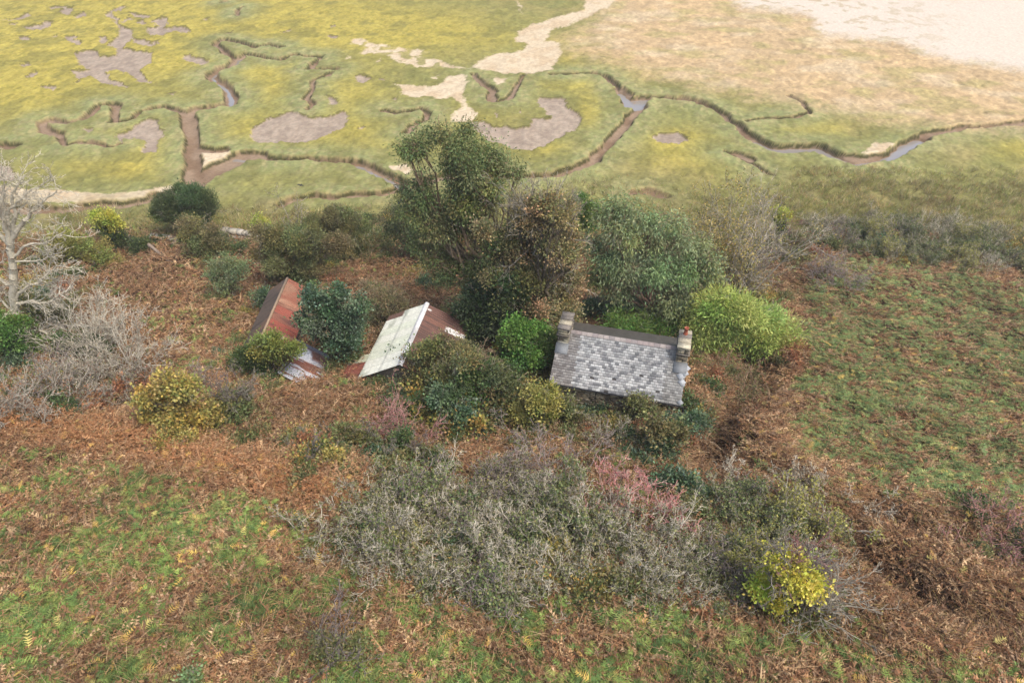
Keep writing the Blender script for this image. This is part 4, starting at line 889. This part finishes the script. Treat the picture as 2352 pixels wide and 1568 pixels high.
bare('bare_shrub', 'purplish-grey dome of fine twigs standing alone at the top of the right bracken field', 'shrub', ground(1905, 655), 2.6, .9, 26, 'purple', 74, leafpal='olive', nleaf=900, rad=.03, r0=.6)
B('shrub', 'dark leafy shrub beside the lime-topped thorn', 'shrub', (1790, 590), [(1755,555,22),(1785,560,24),(1815,565,22),(1770,580,20),(1835,550,18)], 'olive', seed=75, dens=150, extra=[(1790,570,1760,520,6,1,.02,'purple'),(1810,570,1850,530,6,1,.02,'reddish')])
# left middle
B('shrub', 'golden-olive leafy shrub in the left bracken', 'shrub', (425, 985), [(345,905,30),(390,890,30),(430,905,34),(365,935,32),(410,945,38),(460,935,32),(490,965,28),(440,975,32),(350,960,20),(500,985,18)], 'gold', seed=81, ll=.16, lw=.12, dens=170, tvar=.3)
B('shrub', 'dark green shrub behind the golden-olive one', 'shrub', (545, 965), [(520,925,26),(550,930,26),(535,955,28),(570,960,20)], 'olive', seed=82, dens=170, extra=[(540,930,500,870,8,1,.03,'purple'),(550,930,570,870,8,1,.03,'twig')])
bare('bare_shrub', 'pale grey dense twiggy mound above the golden-olive shrub', 'shrub', ground(240, 905), 2.6, .95, 26, 'twig', 83, rad=.035, r0=1.0, leafpal='olive', nleaf=500)
bare('bare_shrub', 'dusky brown twiggy shrub at the left end of the grey mound', 'shrub', ground(110, 905), 2.6, .9, 24, 'purple', 84, rad=.035, r0=1.0, leafpal='olive', nleaf=1500)
bare('bare_shrub', 'broad grey-brown twig mound just above the brown bracken crest at far left', 'shrub', ground(70, 955), 2.3, 1.0, 30, 'twig', 184, rad=.03, r0=1.2, leafpal='fernb', nleaf=1600, minr=.013)
bare('bare_shrub', 'rounded lilac-grey twig mound touching the golden-olive shrub', 'shrub', ground(315, 905), 2.2, 1.0, 30, 'twig', 185, rad=.03, r0=1.0, leafpal='olive', nleaf=900, minr=.013)
bare('bare_shrub', 'pale twig mound in the middle of the left scrub below the fanned stems', 'shrub', ground(170, 900), 2.4, 1.0, 34, 'pale', 186, rad=.03, r0=1.1, leafpal='olive', nleaf=500, minr=.012)
bare('bare_shrub', 'pale twiggy shrub cut by the left edge below the ivy mass', 'shrub', ground(0, 970), 2.2, .9, 18, 'twig', 85, rad=.03, r0=.6)
bare('bare_shrub', 'thin grey twigs between the golden shrub and the rusty shed', 'shrub', ground(490, 905), 1.9, .9, 14, 'purple', 86, rad=.025, r0=.8, leafpal='olive', nleaf=900)
bare('bare_shrub', 'pinkish bare twigs over a dark ivy stump below the middle bramble', 'shrub', ground(925, 1015), 2.6, .85, 18, 'pink', 87, rad=.035, r0=.5, leafpal='dark', nleaf=500)
B('ivy_bush', 'small dark ivy stump under the pinkish twigs', 'ivy bush', (925, 1045), [(918,1000,16),(925,1018,18),(912,1030,14)], 'dark', seed=88)
# olive shrub row under the crest
for i, (px, py, s, pl, lb) in enumerate([(690,1050,26,'olive','twiggy olive shrub at the left end of the row below the sheds'), (735,1065,24,'dark','low dark green shrub in the row below the rusty shed'), (790,1030,26,'olive','olive bramble below the gap between the sheds'),
      (845,1045,24,'olive','bramble with brown bracken around it left of the ivy stump'), (900,1080,26,'olive','grey-green broom just below the ivy stump'), (960,1075,28,'olive','rounded grey-green bramble right of the broom'), (1000,1095,22,'dark','small shrub at the right end of the row, just above the thicket')]):
    B('shrub', lb, 'shrub', (px, py), [(px - s * .7, py - 18, s * .8), (px + s * .5, py - 24, s * .8), (px, py - 34, s * .8), (px + s, py - 10, s * .6)], pl, seed=90 + i, dens=160,
      extra=[(px, py - 20, px - 15, py - 60, 6, 1, .025, 'purple' if i % 2 else 'twig')])
# foreground specials
B('ivy_bush', 'big round bush of glowing yellow-green ivy wrapped in grey twigs at lower right', 'ivy bush', (1805, 1420), [(1775,1315,26),(1810,1300,26),(1845,1315,24),(1765,1350,26),(1800,1345,30),(1860,1350,24),(1780,1385,26),(1830,1385,22,.5,'olive'),(1865,1385,18,.2,'olive'),(1840,1330,24,-.2),(1810,1420,24,0,'dark'),(1770,1410,18,0,'dark')],
  'glow', seed=101, ll=.11, lw=.1, dens=620, tvar=.3, jit=.1, spray=1, extra=[(1850,1380,1905,1300,34,1,.03,'pale'),(1820,1400,1870,1450,30,1,.03,'pale'),(1800,1290,1770,1245,8,1,.025,'twig'),(1830,1310,1850,1250,14,1,.03,'pink'),(1860,1360,1910,1370,18,1,.03,'twig'),(1810,1350,1790,1400,4,1,.03,'pale'),(1830,1310,1890,1270,12,1,.025,'purple'),(1790,1400,1830,1460,10,1,.03,'pale')])
B('shrub', 'sprawling small-leaved olive shrub at the bottom of the frame', 'shrub', (775, 1530), [(735,1480,28),(775,1470,30),(815,1490,28),(750,1515,30),(800,1525,30),(845,1510,18)], 'olive', seed=102, dens=140, ll=.09, lw=.06, extra=[(770,1500,760,1430,8,1,.02,'purple')])
B('shrub', 'small grey-green plant cut by the bottom edge', 'shrub', (452, 1575), [(440,1560,16),(462,1565,14)], 'blueg', seed=103, ll=.1)
bare('dogwood', 'wide crimson-pink twiggy shrub below the cottage', 'shrub', ground(1415, 1185), 2.0, 1.3, 40, 'red', 104, rad=.03, r0=.8, minr=.012)
bare('dogwood', 'smaller red-twigged shrub right of the wide crimson one', 'shrub', ground(1540, 1222), 1.7, .7, 16, 'red', 105, rad=.025, r0=.4, minr=.013)
bare('dogwood', 'reddish twiggy shrub at the right edge of the field', 'shrub', ground(2290, 1260), 2.4, 1.0, 26, 'pink', 106, rad=.03, r0=1.2, leafpal='olive', nleaf=900)
bare('bare_shrub', 'reddish-brown twiggy shrub above the wide crimson one, right under the brown bracken', 'shrub', ground(1265, 1105), 2.3, .9, 26, 'purple', 107, rad=.03, r0=.9, leafpal='olive', nleaf=900)
bare('bare_shrub', 'olive-brown fine twiggy mound below the cottage front brambles', 'shrub', ground(1400, 1045), 1.9, .9, 20, 'twig', 108, rad=.025, r0=.6, leafpal='olive', nleaf=2200)
bare('dead_bush', 'pale cream dead bush on the right crest of the thicket', 'shrub', ground(1845, 1120), 1.3, .9, 14, 'pale', 109, rad=.022, r0=.2, leafpal='straw', nleaf=900, ll=.08)
bare('dead_bush', 'pale grey ball of dead twigs left of the cream dead bush', 'shrub', ground(1795, 1125), 1.3, .9, 14, 'pale', 110, rad=.022, r0=.2)
bare('dead_bush', 'curled grey dead shrub standing upright on the thicket top edge', 'shrub', ground(1675, 1110), 1.5, .6, 8, 'pale', 111, rad=.03, r0=.15)
bare('dead_bush', 'forked whitish dead shrub at the right end of the crest beside the field', 'shrub', ground(1960, 1190), 1.9, .8, 9, 'pale', 112, rad=.03, r0=.3)

# thicket: a few grown kinds, copied one by one
def kind(i, pal, leafpal, nleaf, h, spread, nst, ll=.09, lv=None, **kw):
    return bare('thorn_shrub', 'x', 'shrub', (0, 0, 0), h, spread, nst, pal, 200 + i, lv, leafpal=leafpal, nleaf=nleaf, ll=ll, lw=ll * .7, rad=.04, r0=.35, **kw)
KN = [kind(0, 'pale', 'olive', 900, 1.8, .8, 18, minr=.0085, lv=[(7, .15, .04, 8, .5, .6), (5, .2, .04, 7, .5, .65), (3, .25, .02, 0, 0, 0)]),
      kind(1, 'pale', 'olive', 1500, 1.7, .85, 18, minr=.008), kind(2, 'twig', 'euc', 3600, 1.8, .9, 14), kind(3, 'purple', 'olive', 1500, 1.8, .9, 20),
      kind(4, 'twig', 'yolive', 3200, 2.0, .7, 14), kind(5, 'purple', 'euc', 3400, 1.9, .8, 16)]
LB = ['grey lichen-crusted thorn shrub with few leaves, one of many in the thicket below the cottage', 'grey twiggy thorn shrub dotted with olive leaves in the thicket below the cottage', 'leafy olive-brown thorn shrub in the thicket below the cottage',
      'purplish twiggy thorn shrub in the thicket below the cottage', 'yellowish-green leafy thorn shrub in the thicket below the cottage', 'dull olive and purplish thorn shrub in the thicket below the cottage']
LB2 = [s.replace('in the thicket below the cottage', 'in the scrub band along the right shore').replace('one of many ', '') for s in LB]
GR = ['lichened thorns of the thicket', 'grey thorns of the thicket', 'olive thorns of the thicket', 'purplish thorns of the thicket', 'yellowish thorns of the thicket', 'dull thorns of the thicket']
THICK = [(790,1180),(850,1150),(920,1140),(1010,1135),(1150,1120),(1300,1145),(1370,1185),(1600,1205),(1700,1165),(1850,1190),(1930,1260),(1890,1310),(1760,1310),(1700,1405),(1600,1425),(1500,1405),(1350,1395),(1200,1380),(1080,1410),(980,1420),(920,1345),(800,1310),(750,1260)]
SCRUB = [(1730,560),(1850,520),(2000,505),(2150,515),(2300,548),(2420,575),(2420,660),(2250,640),(2100,620),(2000,600),(1900,585),(1850,600),(1750,610)]
used = [False] * 6
def scatter(poly, step, kinds, scale, labels, groups, sd, jit=.45, gaps=False):
    rg = np.random.default_rng(sd); xs = [p[0] for p in poly]; ys = [p[1] for p in poly]; n = 0
    yy = min(ys)
    while yy < max(ys):
        xx = min(xs) + rg.uniform(0, step)
        while xx < max(xs):
            px, py = xx + rg.uniform(-jit, jit) * step, yy + rg.uniform(-jit, jit) * step * .6
            if inpoly(np.array([px]), np.array([py]), poly)[0] and not any(abs(px - a_) < b_ and abs(py - c_) < d_ for a_, b_, c_, d_ in HOLES) and not (gaps and vnoise(np.array([px / 70.]), np.array([py / 45.]), 5)[0] < .33):
                k = kinds(px, py, rg); s = scale * rg.uniform(.6, 1.3); g = ground(px, py)
                r = dup(KN[k], g, rg.uniform(0, 6.28), (s * rg.uniform(.9, 1.15), s * rg.uniform(.9, 1.15), s * rg.uniform(.85, 1.1)), labels[k], groups[k]); n += 1
            xx += step
        yy += step * .62
    return n
def kt(px, py, rg):
    if py < 1180 and px < 1300: w = [.45, .25, .05, .2, .03, .02]
    elif px > 1560: w = [.12, .25, .2, .2, .08, .15]
    else: w = [.34, .26, .14, .08, .1, .08]
    return rg.choice(6, p=np.array(w) / sum(w))
HOLES = [(1800, 70, 1440, 60), (372, 52, 590, 34), (1420, 95, 1165, 42), (1540, 45, 1210, 38), (1800, 80, 1400, 60)]
n1 = scatter(THICK, 56, kt, 1.0, LB, GR, 5, gaps=True)
n2 = scatter(SCRUB, 38, lambda a, b, r: r.choice(6, p=[.12, .34, .2, .18, .1, .06]), .95, LB2, [s.replace('thicket', 'shore scrub') for s in GR], 6)
KB = []
for i, (pl, dn_) in enumerate([('olive', 190), ('dark', 190), ('ivy', 190), ('gold', 120), ('fernb', 140)]):
    rg = np.random.default_rng(300 + i); t = thing('bramble', 'x', 'shrub', (0, 0, 0))
    lb = [(np.array([rg.uniform(-.7, .7), rg.uniform(-.7, .7), rg.uniform(.2, .6)]), rg.uniform(.35, .6), None) for _ in range(5)]
    V, Fc, c = lobes_mesh(rg, lb, .13, .09, dn_, PAL[pl], nsub=6, tvar=.35); mk('foliage', V, Fc, M_LEAF, c, t)
    P = rg.normal(size=(14, 3)) * [.4, .4, 0]; A, B_, ra, rb, _, _ = twigs(rg, P, unit(rg.normal(size=(14, 3)) * [.9, .9, .1] + [0, 0, 1]), rg.uniform(.7, 1.4, 14), np.full(14, .02), [(6, .2, -.06, 6, .5, .6), (4, .25, 0, 0, 0, 0)])
    V, Fc, c = tubes(A, B_, np.maximum(ra, .01), np.maximum(rb, .008), pick(rg, PAL['purple' if i % 2 else 'straw'], len(A), .2, VG)); mk('branches', V, Fc, M_BARK, c, t); t.name = ['bramble', 'evergreen_bramble', 'ivy_patch', 'autumn_bramble', 'bracken_mound'][i]; KB.append(t)
KN0 = KN; BL = ['low olive bramble', 'low dark green bramble', 'low glossy ivy patch', 'low golden-brown bramble', 'low rust-brown bracken mound']
def fill(poly, step, w, where, sd, scale=1.):
    global KN
    KN = KB; n = scatter(poly, step, lambda a, b, r: r.choice(5, p=np.array(w) / sum(w)), scale, [q + ' ' + where for q in BL], [q[4:] + 's ' + where for q in BL], sd, .5); KN = KN0; return n
FOOTL = [q + ' growing round the foot of the taller trees and bushes' for q in BL]; FOOTG = [q[4:] + 's round the bushes' for q in BL]; rgf = np.random.default_rng(900); PG = ground(370, 595)
for g_, R_ in BASES:
    if R_ < .8: continue
    for _ in range(int(1 + R_ * 1.3)):
        a_ = rgf.uniform(3.4, 6.1) if rgf.random() < .7 else rgf.uniform(0, 6.28); rr_ = R_ * rgf.uniform(.5, 1.0); x_, y_ = g_[0] + math.cos(a_) * rr_, g_[1] + math.sin(a_) * rr_ * .8
        if math.hypot(x_ - PG[0], y_ - PG[1]) < 2.2: continue
        if any(abs((x_ - f[0][0]) * math.cos(f[1]) + (y_ - f[0][1]) * math.sin(f[1])) < f[2] + .3 and abs(-(x_ - f[0][0]) * math.sin(f[1]) + (y_ - f[0][1]) * math.cos(f[1])) < f[3] + .3 for f in FOOT): continue
        k_ = rgf.choice(5, p=[.38, .25, .12, .1, .15]); s_ = rgf.uniform(.5, 1.05)
        dup(KB[k_], (x_, y_, float(hill(x_, y_)[0]) - .05), rgf.uniform(0, 6.28), (s_ * 1.1, s_, s_ * rgf.uniform(.8, 1.3)), FOOTL[k_], FOOTG[k_])
nb = [fill([(900,850),(1000,850),(1290,890),(1290,1000),(1150,1005),(960,990),(900,930)], 50, [4,1.5,2,1,.7], 'in the tangle between the white-roofed shed and the cottage', 74, 1.35), fill([(1300,965),(1590,1000),(1600,1040),(1300,1010)], 44, [4,1.5,2,1,.7], 'against the cottage front wall', 75, .95), fill([(1340,700),(1400,740),(1290,700)], 30, [1,1,1,1,1], 'under the trees', 79, 1.), fill([(860,620),(1000,640),(1060,720),(980,690),(880,660)], 50, [2,1,1,1,3], 'in the brown hollow under the eucalyptus', 76, .8), fill([(860,890),(960,900),(960,970),(880,960)], 40, [3,1,.5,1,3], 'below the white shed roof', 70, .9), fill([(1150,900),(1270,930),(1290,1000),(1150,1010)], 44, [3,1,2,1,.5], 'left of the cottage corner', 71, 1.),
      fill([(480,800),(570,800),(560,890),(480,880)], 46, [3,1,1,1,2], 'left of the rusty shed', 72, .7), fill([(560,880),(640,890),(640,930),(560,930)], 40, [3,2,0.5,1,1], 'below the rusty shed', 73, .7), fill([(960,985),(1160,1000),(1260,1000),(1420,1010),(1600,1030),(1600,1060),(1430,1075),(1280,1030),(1000,1025)], 46, [4,2,2,.5,1], 'in the strip below the cottage front', 61, .8),
      fill([(500,930),(640,1000),(780,1050),(1010,1095),(1000,1120),(760,1110),(600,1060),(470,990)], 46, [4,2,1,1,1], 'in the hedge line below the sheds', 62, .8),
      fill([(0,860),(330,880),(330,930),(150,990),(0,980)], 56, [3,1,1,1,3], 'under the grey twig mound at left', 63),
      fill([(110,600),(220,620),(200,660),(110,700),(60,860),(-20,860),(-20,600)], 56, [3,1,2,1,1], 'around the foot of the bare white tree', 64),
      fill([(110,566),(330,566),(640,568),(900,562),(860,600),(600,600),(300,592)], 50, [3,3,1,1,1], 'just inside the old sea wall', 65, 1.15), fill([(830,500),(910,500),(920,600),(850,620)], 34, [4,2,.5,1,.5], 'left of the low drooping eucalyptus', 80, 1.1), fill([(1690,650),(1790,640),(1780,700),(1700,720)], 40, [3,1,.3,2,1], 'right of the willow', 81, .9),
      fill([(1730,560),(2000,520),(2352,590),(2420,650),(2150,640),(1900,605),(1740,620)], 52, [4,1,.5,1,2], 'among the right shore scrub', 66, 1.1),
      fill([(800,1120),(1300,1100),(1900,1180),(1930,1380),(1700,1440),(1000,1400),(760,1260)], 84, [4,2,.6,.8,2], 'between the thorns of the thicket', 67, .9),
      fill([(2180,1180),(2420,1200),(2420,1330),(2200,1330)], 60, [3,1,.3,.3,1], 'around the reddish twigs at right', 68, .8),
      fill([(1590,830),(1700,860),(1690,950),(1600,990),(1590,900)], 46, [3,1,.5,1,3], 'in the hollow beside the cottage gable', 69, .8)]
print('brambles', nb)
for k in KB:
    for ch in list(k.children): bpy.data.objects.remove(ch)
    bpy.data.objects.remove(k)
SC3 = [(1560,1330,2,'olive shrub at the ditch end of the thicket, left of the glowing ivy bush')]
for k in KN:
    for ch in list(k.children): bpy.data.objects.remove(ch)
    bpy.data.objects.remove(k)
print('thicket', n1, n2)

# ------------------------------------------------------------------ bracken and rank grass
def frond(np_=7, L_=.8, W_=.34, curl=.25):
    V, Fc = [], []
    n = np_ + 1; xs = np.linspace(.12, 1, n); zc = lambda s: -curl * s * s * L_ + .15 * L_ * s
    for i, s in enumerate(xs[:-1]):
        wd = W_ * math.sin(math.pi * (.18 + .82 * s)) ** .8 * (1 if s < .9 else .6)
        for sd in (-1, 1):
            k = len(V); a = s * L_; b = (s + .085) * L_
            V += [(a, 0, zc(s)), (b, 0, zc(s + .08)), (a + .09 * L_ + .05, sd * wd * .95, zc(s) - .04 * L_)]; Fc.append((k, k + 1, k + 2) if sd < 0 else (k + 1, k, k + 2))
    k = len(V); V += [(0, -.008, 0), (0, .008, 0), (L_, 0, zc(1))]; Fc.append((k, k + 1, k + 2))
    return np.array(V), np.array(Fc)
def inst(rg, tpl, P, yaw, pitch, roll, S, col, warp=0.):
    V, Fc = tpl; n = len(P)
    cy, sy, cp, sp, cr, sr = np.cos(yaw), np.sin(yaw), np.cos(pitch), np.sin(pitch), np.cos(roll), np.sin(roll)
    X = np.stack([cy * cp, sy * cp, sp], 1); Yv = np.stack([-sy, cy, 0 * sy], 1); Z = np.cross(X, Yv)
    Y2 = Yv * cr[:, None] + Z * sr[:, None]; Z2 = -Yv * sr[:, None] + Z * cr[:, None]
    W = V[None, :, 0, None] * X[:, None] + V[None, :, 1, None] * Y2[:, None] + V[None, :, 2, None] * Z2[:, None]
    W = W * S[:, None, None] + P[:, None]
    if warp: W = W + rg.normal(size=W.shape) * warp
    o = np.arange(n)[:, None, None] * len(V)
    return W.reshape(-1, 3), (o + Fc[None]).reshape(-1, Fc.shape[1]), np.repeat(col, len(V), 0)
def clear(x, y):
    ok = np.ones(len(x), bool)
    for (cx, cy), r, a, b in FOOT:
        u = (x - cx) * math.cos(r) + (y - cy) * math.sin(r); v = -(x - cx) * math.sin(r) + (y - cy) * math.cos(r); ok &= ~((abs(u) < a) & (abs(v) < b))
    return ok
GP = [([(-300,1060),(0,1050),(250,1060),(420,1110),(700,1190),(760,1300),(900,1400),(1050,1400),(1300,1390),(1500,1440),(1700,1440),(1720,1700),(-300,1700)], .52, 14),
      ([(1690,1080),(1650,980),(1790,930),(1840,830),(1830,690),(1880,610),(2000,600),(2352,670),(2700,700),(2700,1170),(2352,1180),(2150,1200),(1950,1190),(1850,1110)], .72, 18),
      ([(1700,1450),(1950,1430),(2352,1400),(2700,1400),(2700,1700),(1700,1700)], .3, 30), ([(1850,1180),(2352,1200),(2700,1200),(2700,1440),(1900,1440)], .17, 30), ([(540,900),(300,640),(470,570),(600,600),(700,640)], .14, 25),
      ([(0,940),(800,1100),(700,1180),(400,1090),(0,1060)], .12, 15), ([(800,1090),(1900,1150),(1900,1420),(760,1380)], .4, 20)]
def greenness(x, y, z):
    px, py = toV(x, y, z); g = np.full(len(x), .05)
    for poly, w, s in GP: g = np.maximum(g, w * softpoly(px, py, poly, s, 8))
    return g, px, py
def field():
    rg = np.random.default_rng(77)
    N = 270000; y = rg.uniform(7.5, 57, N); x = rg.uniform(-1, 1, N) * (.80 * (y * CP + 26 * SP) + 2)
    k = clear(x, y) & (y + .13 * np.maximum(x - 6, 0) < 55 + rg.normal(size=N) * 1.0); x, y = x[k], y[k]
    dn = 1 / (1 + (y / 34) ** 2); k = rg.random(len(x)) < dn * 1.2; x, y = x[k], y[k]
    z, _ = hill(x, y); g, px, py = greenness(x, y, z); right = sstep(1650, 1800, px) * sstep(1250, 1150, py)
    # patches: streaked on the right where the fronds are laid over
    a = -.55; u = x * math.cos(a) + y * math.sin(a); v = -x * math.sin(a) + y * math.cos(a)
    pn = fbm(x * .4, y * .5, 2) * .4 + fbm(x * 1.9 + 7, y * 2.2, 5, 3) * .6
    pr = fbm(u * .4, v * .9, 3) * .35 + fbm(u * 1.5, v * 2.6, 6, 3) * .65
    pn = pn * (1 - right) + pr * right
    dd = np.zeros(len(x))
    for pts, w_, d_ in DITCH + BANK[:2]: dd = np.maximum(dd, np.exp(-(seg_dist(x, y, pts) / 1.6) ** 2))
    green = pn > (.67 - .30 * g + .3 * dd + rg.normal(size=len(x)) * .05)
    clump = fbm(x * .9, y * .9, 1); n = len(x)
    h = .10 + .55 * clump + rg.uniform(0, .25, n)
    # dead, crumpled bracken
    d = ~green
    crest = np.exp(-((np.interp(px, [0, 250, 450, 700, 800], [975, 1000, 1050, 1120, 1150]) - py + 10) / 45) ** 2) * (px < 860) * 1.
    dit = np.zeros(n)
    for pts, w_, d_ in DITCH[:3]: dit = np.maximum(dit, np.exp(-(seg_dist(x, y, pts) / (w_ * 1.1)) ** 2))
    def lay(sel, tpls, cols, S0, hh, pitch0, warp, var=.2, hue=1.):
        out = []; idx = np.where(sel)[0]; part = rg.integers(0, len(tpls), len(idx))
        for ti, tp in enumerate(tpls):
            i = idx[part == ti]; m = len(i)
            if not m: continue
            yaw = rg.uniform(0, 2 * np.pi, m); rr = right[i] * .75 + .2
            yaw = np.where(rg.random(m) < rr, -.45 + rg.normal(size=m) * .6, yaw)
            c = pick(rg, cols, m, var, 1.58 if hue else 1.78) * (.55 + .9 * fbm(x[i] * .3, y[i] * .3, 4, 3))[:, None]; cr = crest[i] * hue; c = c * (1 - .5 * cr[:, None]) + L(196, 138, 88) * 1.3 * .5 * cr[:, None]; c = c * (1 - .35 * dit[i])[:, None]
            out.append(inst(rg, tp, np.c_[x[i], y[i], z[i] + hh[i]], yaw, rg.normal(size=m) * .35 + pitch0, rg.normal(size=m) * .45, S0 * rg.uniform(.6, 1.25, m), c, warp))
        return join(out)
    T1 = [frond(7, .8, .32, .3), frond(6, .7, .28, .5), frond(6, .75, .24, .9)]
    T2 = [frond(6, .8, .16, .6), frond(6, .8, .13, -.3), frond(7, .95, .11, .8)]
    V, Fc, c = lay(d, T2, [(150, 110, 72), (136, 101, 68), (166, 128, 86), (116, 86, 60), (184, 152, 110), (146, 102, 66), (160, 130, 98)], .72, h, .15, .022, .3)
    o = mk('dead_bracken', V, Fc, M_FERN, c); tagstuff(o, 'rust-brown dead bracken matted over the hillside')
    gc = [(104, 126, 54), (90, 114, 50), (120, 138, 60), (80, 104, 50), (134, 136, 66), (106, 118, 58)]
    V, Fc, c = lay(green & (right < .5), T1, gc, .58, h + .07, .2, .012, .26, 0.); V2, F2, c2 = lay(green & (right >= .5), T1, [(100, 124, 64), (88, 110, 60), (116, 134, 70), (104, 118, 60), (132, 136, 74), (104, 126, 72)], .58, h + .07, .15, .012, .26, 0.)
    F1 = np.concatenate(Fc); F2 = np.concatenate(F2) + len(V); V = np.r_[V, V2]; c = np.r_[c, c2]; Fc = [np.r_[F1, F2]]
    o = mk('green_bracken', V, Fc, M_FERN, c); tagstuff(o, 'still-green bracken fronds in patches among the brown')
    ysel = (rg.random(n) < .012) & (g > .1)
    V, Fc, c = lay(ysel, T1, [(196, 164, 72), (184, 150, 70), (184, 170, 90)], .62, h + .15, .25, .01)
    o = mk('yellow_bracken', V, Fc, M_FERN, c); tagstuff(o, 'scattered yellow turning bracken fronds')
    # stalks
    i = np.where(rg.random(n) < .40)[0]; m = len(i); yaw = np.where(rg.random(m) < .3 + .6 * right[i], -.5 + rg.normal(size=m) * .3, rg.uniform(0, 6.28, m))
    D = np.stack([np.cos(yaw), np.sin(yaw), rg.normal(size=m) * .18], 1); Ln = rg.uniform(.3, .9, m)[:, None]; A = np.c_[x[i], y[i], z[i] + h[i] + .08]; Mi = A + D * Ln * .5 + np.array([0, 0, .05]); E_ = A + D * Ln
    c = pick(rg, [(196, 156, 110), (176, 130, 84), (206, 172, 124), (170, 150, 84)], m, .15, 1.3)
    r = np.full(m, .009); V, Fc, c = join([tubes(A, Mi, r, r * .9, c), tubes(Mi, E_, r * .9, r * .6, c)])
    o = mk('bracken_stalks', V, Fc, M_BARK, c); tagstuff(o, 'straw-coloured fallen bracken stalks')
def tagstuff(o, s): o['kind'] = 'stuff'; o['label'] = s
field()
def blades(name, label, polys, N, Ln, cols, wd=.03, tuft=7, sd=1, curve=.5, soft=.12):
    rg = np.random.default_rng(sd); Ps = []
    for poly, zc, w in polys:
        P = np.array([at_z(px, py, zc)[:2] for px, py in poly]); lo, hi = P.min(0), P.max(0); m = int(N * w)
        q = rg.uniform(lo, hi, (m, 2)); qj = q + rg.normal(size=q.shape) * soft + (fbm(q[:, 0] * .15, q[:, 1] * .15, 2)[:, None] - .5) * soft * 4; Ps.append(q[inpoly(qj[:, 0], qj[:, 1], [tuple(v) for v in P])])
    q = np.concatenate(Ps); q = q[clear(q[:, 0], q[:, 1])]; k = fbm(q[:, 0] * .8, q[:, 1] * .8, 3) + rg.normal(size=len(q)) * .12 > .40; q = q[k]
    z, _ = hill(q[:, 0], q[:, 1]); n = len(q); c0 = pick(rg, cols, n, .15, 1.4 + .5 * (soft > 1)) * (.6 + .8 * fbm(q[:, 0] * .35, q[:, 1] * .5, 5))[:, None]
    P = np.repeat(np.c_[q, z - .03], tuft, 0) + rg.normal(size=(n * tuft, 3)) * [.12, .12, 0]; m = len(P)
    D = unit(rg.normal(size=(m, 3)) * [curve, curve, .1] + np.array([.15, -.1, 1])); ln = Ln * rg.uniform(.6, 1.3, m)
    V, Fc, c = leaves(rg, P, D, ln, np.full(m, wd) , np.repeat(c0, tuft, 0) * rg.uniform(.8, 1.2, (m, 1)))
    o = mk(name, V, Fc, M_LEAF, c); tagstuff(o, label)
blades('rank_grass', 'rank olive grass and rushes along the shore', [([(1240,440),(1600,480),(1850,440),(1760,400),(1900,385),(2352,405),(2800,420),(2800,600),(2352,570),(2100,520),(1900,520),(1700,560),(1300,520)], 0, 1.0), ([(130,490),(350,480),(620,500),(900,470),(900,560),(600,560),(350,560),(100,540)], .2, .45)],
       19000, .62, [(132, 128, 66), (110, 112, 60), (156, 144, 80), (150, 122, 78), (124, 136, 60), (138, 128, 96), (166, 152, 112)], .034, 7, 1, .7, soft=2.2)

# ------------------------------------------------------------------ light, sky, camera
w = bpy.data.worlds.new('World'); bpy.context.scene.world = w; w.use_nodes = True
hz = mk('haze', box(-260, 260, -40, 330, -3, 36)[0], box(0, 1, 0, 1, 0, 1)[1], M_WATER)
hm_ = bpy.data.materials.new('haze'); hm_.use_nodes = True; hn = hm_.node_tree; hn.nodes.clear(); ho = hn.nodes.new('ShaderNodeOutputMaterial'); hv = hn.nodes.new('ShaderNodeVolumePrincipled')
hv.inputs['Color'].default_value = (.96, .96, .98, 1); hv.inputs['Density'].default_value = .0005; hv.inputs['Anisotropy'].default_value = .2; hn.links.new(hv.outputs[0], ho.inputs['Volume'])
hz.data.materials[0] = hm_; hz['kind'] = 'stuff'; hz['label'] = 'thin pale haze over the marsh'
N, K = w.node_tree.nodes, w.node_tree.links
sky = N.new('ShaderNodeTexSky'); sky.sky_type = 'NISHITA'; sky.sun_disc = False; SUN_EL, SUN_ROT = R(60), R(125)
sky.sun_elevation = SUN_EL; sky.sun_rotation = SUN_ROT; sky.air_density = 1.0; sky.dust_density = 5.0; sky.ozone_density = 1.0
K.new(sky.outputs[0], N['Background'].inputs[0]); N['Background'].inputs[1].default_value = .15
sd = bpy.data.lights.new('sun', 'SUN'); sd.energy = 1.4; sd.angle = R(26); sd.color = (1, .955, .89)
so = bpy.data.objects.new('sun', sd); C.objects.link(so); so.rotation_euler = (R(90) - SUN_EL, 0, math.pi - SUN_ROT)
cd = bpy.data.cameras.new('camera'); cd.sensor_width = 36; cd.lens = 24.0; cd.clip_end = 20000; cd.clip_start = .5
co = bpy.data.objects.new('camera', cd); C.objects.link(co); co.location = (0, 0, H); co.rotation_euler = (math.pi / 2 - PITCH, 0, 0)
sc = bpy.context.scene; sc.camera = co
sc.view_settings.view_transform = 'Standard'; sc.view_settings.look = 'None'; sc.view_settings.exposure = .93; sc.view_settings.gamma = 1
sc.cycles.max_bounces = 5; sc.cycles.diffuse_bounces = 3; sc.cycles.transmission_bounces = 3; sc.cycles.use_denoising = True
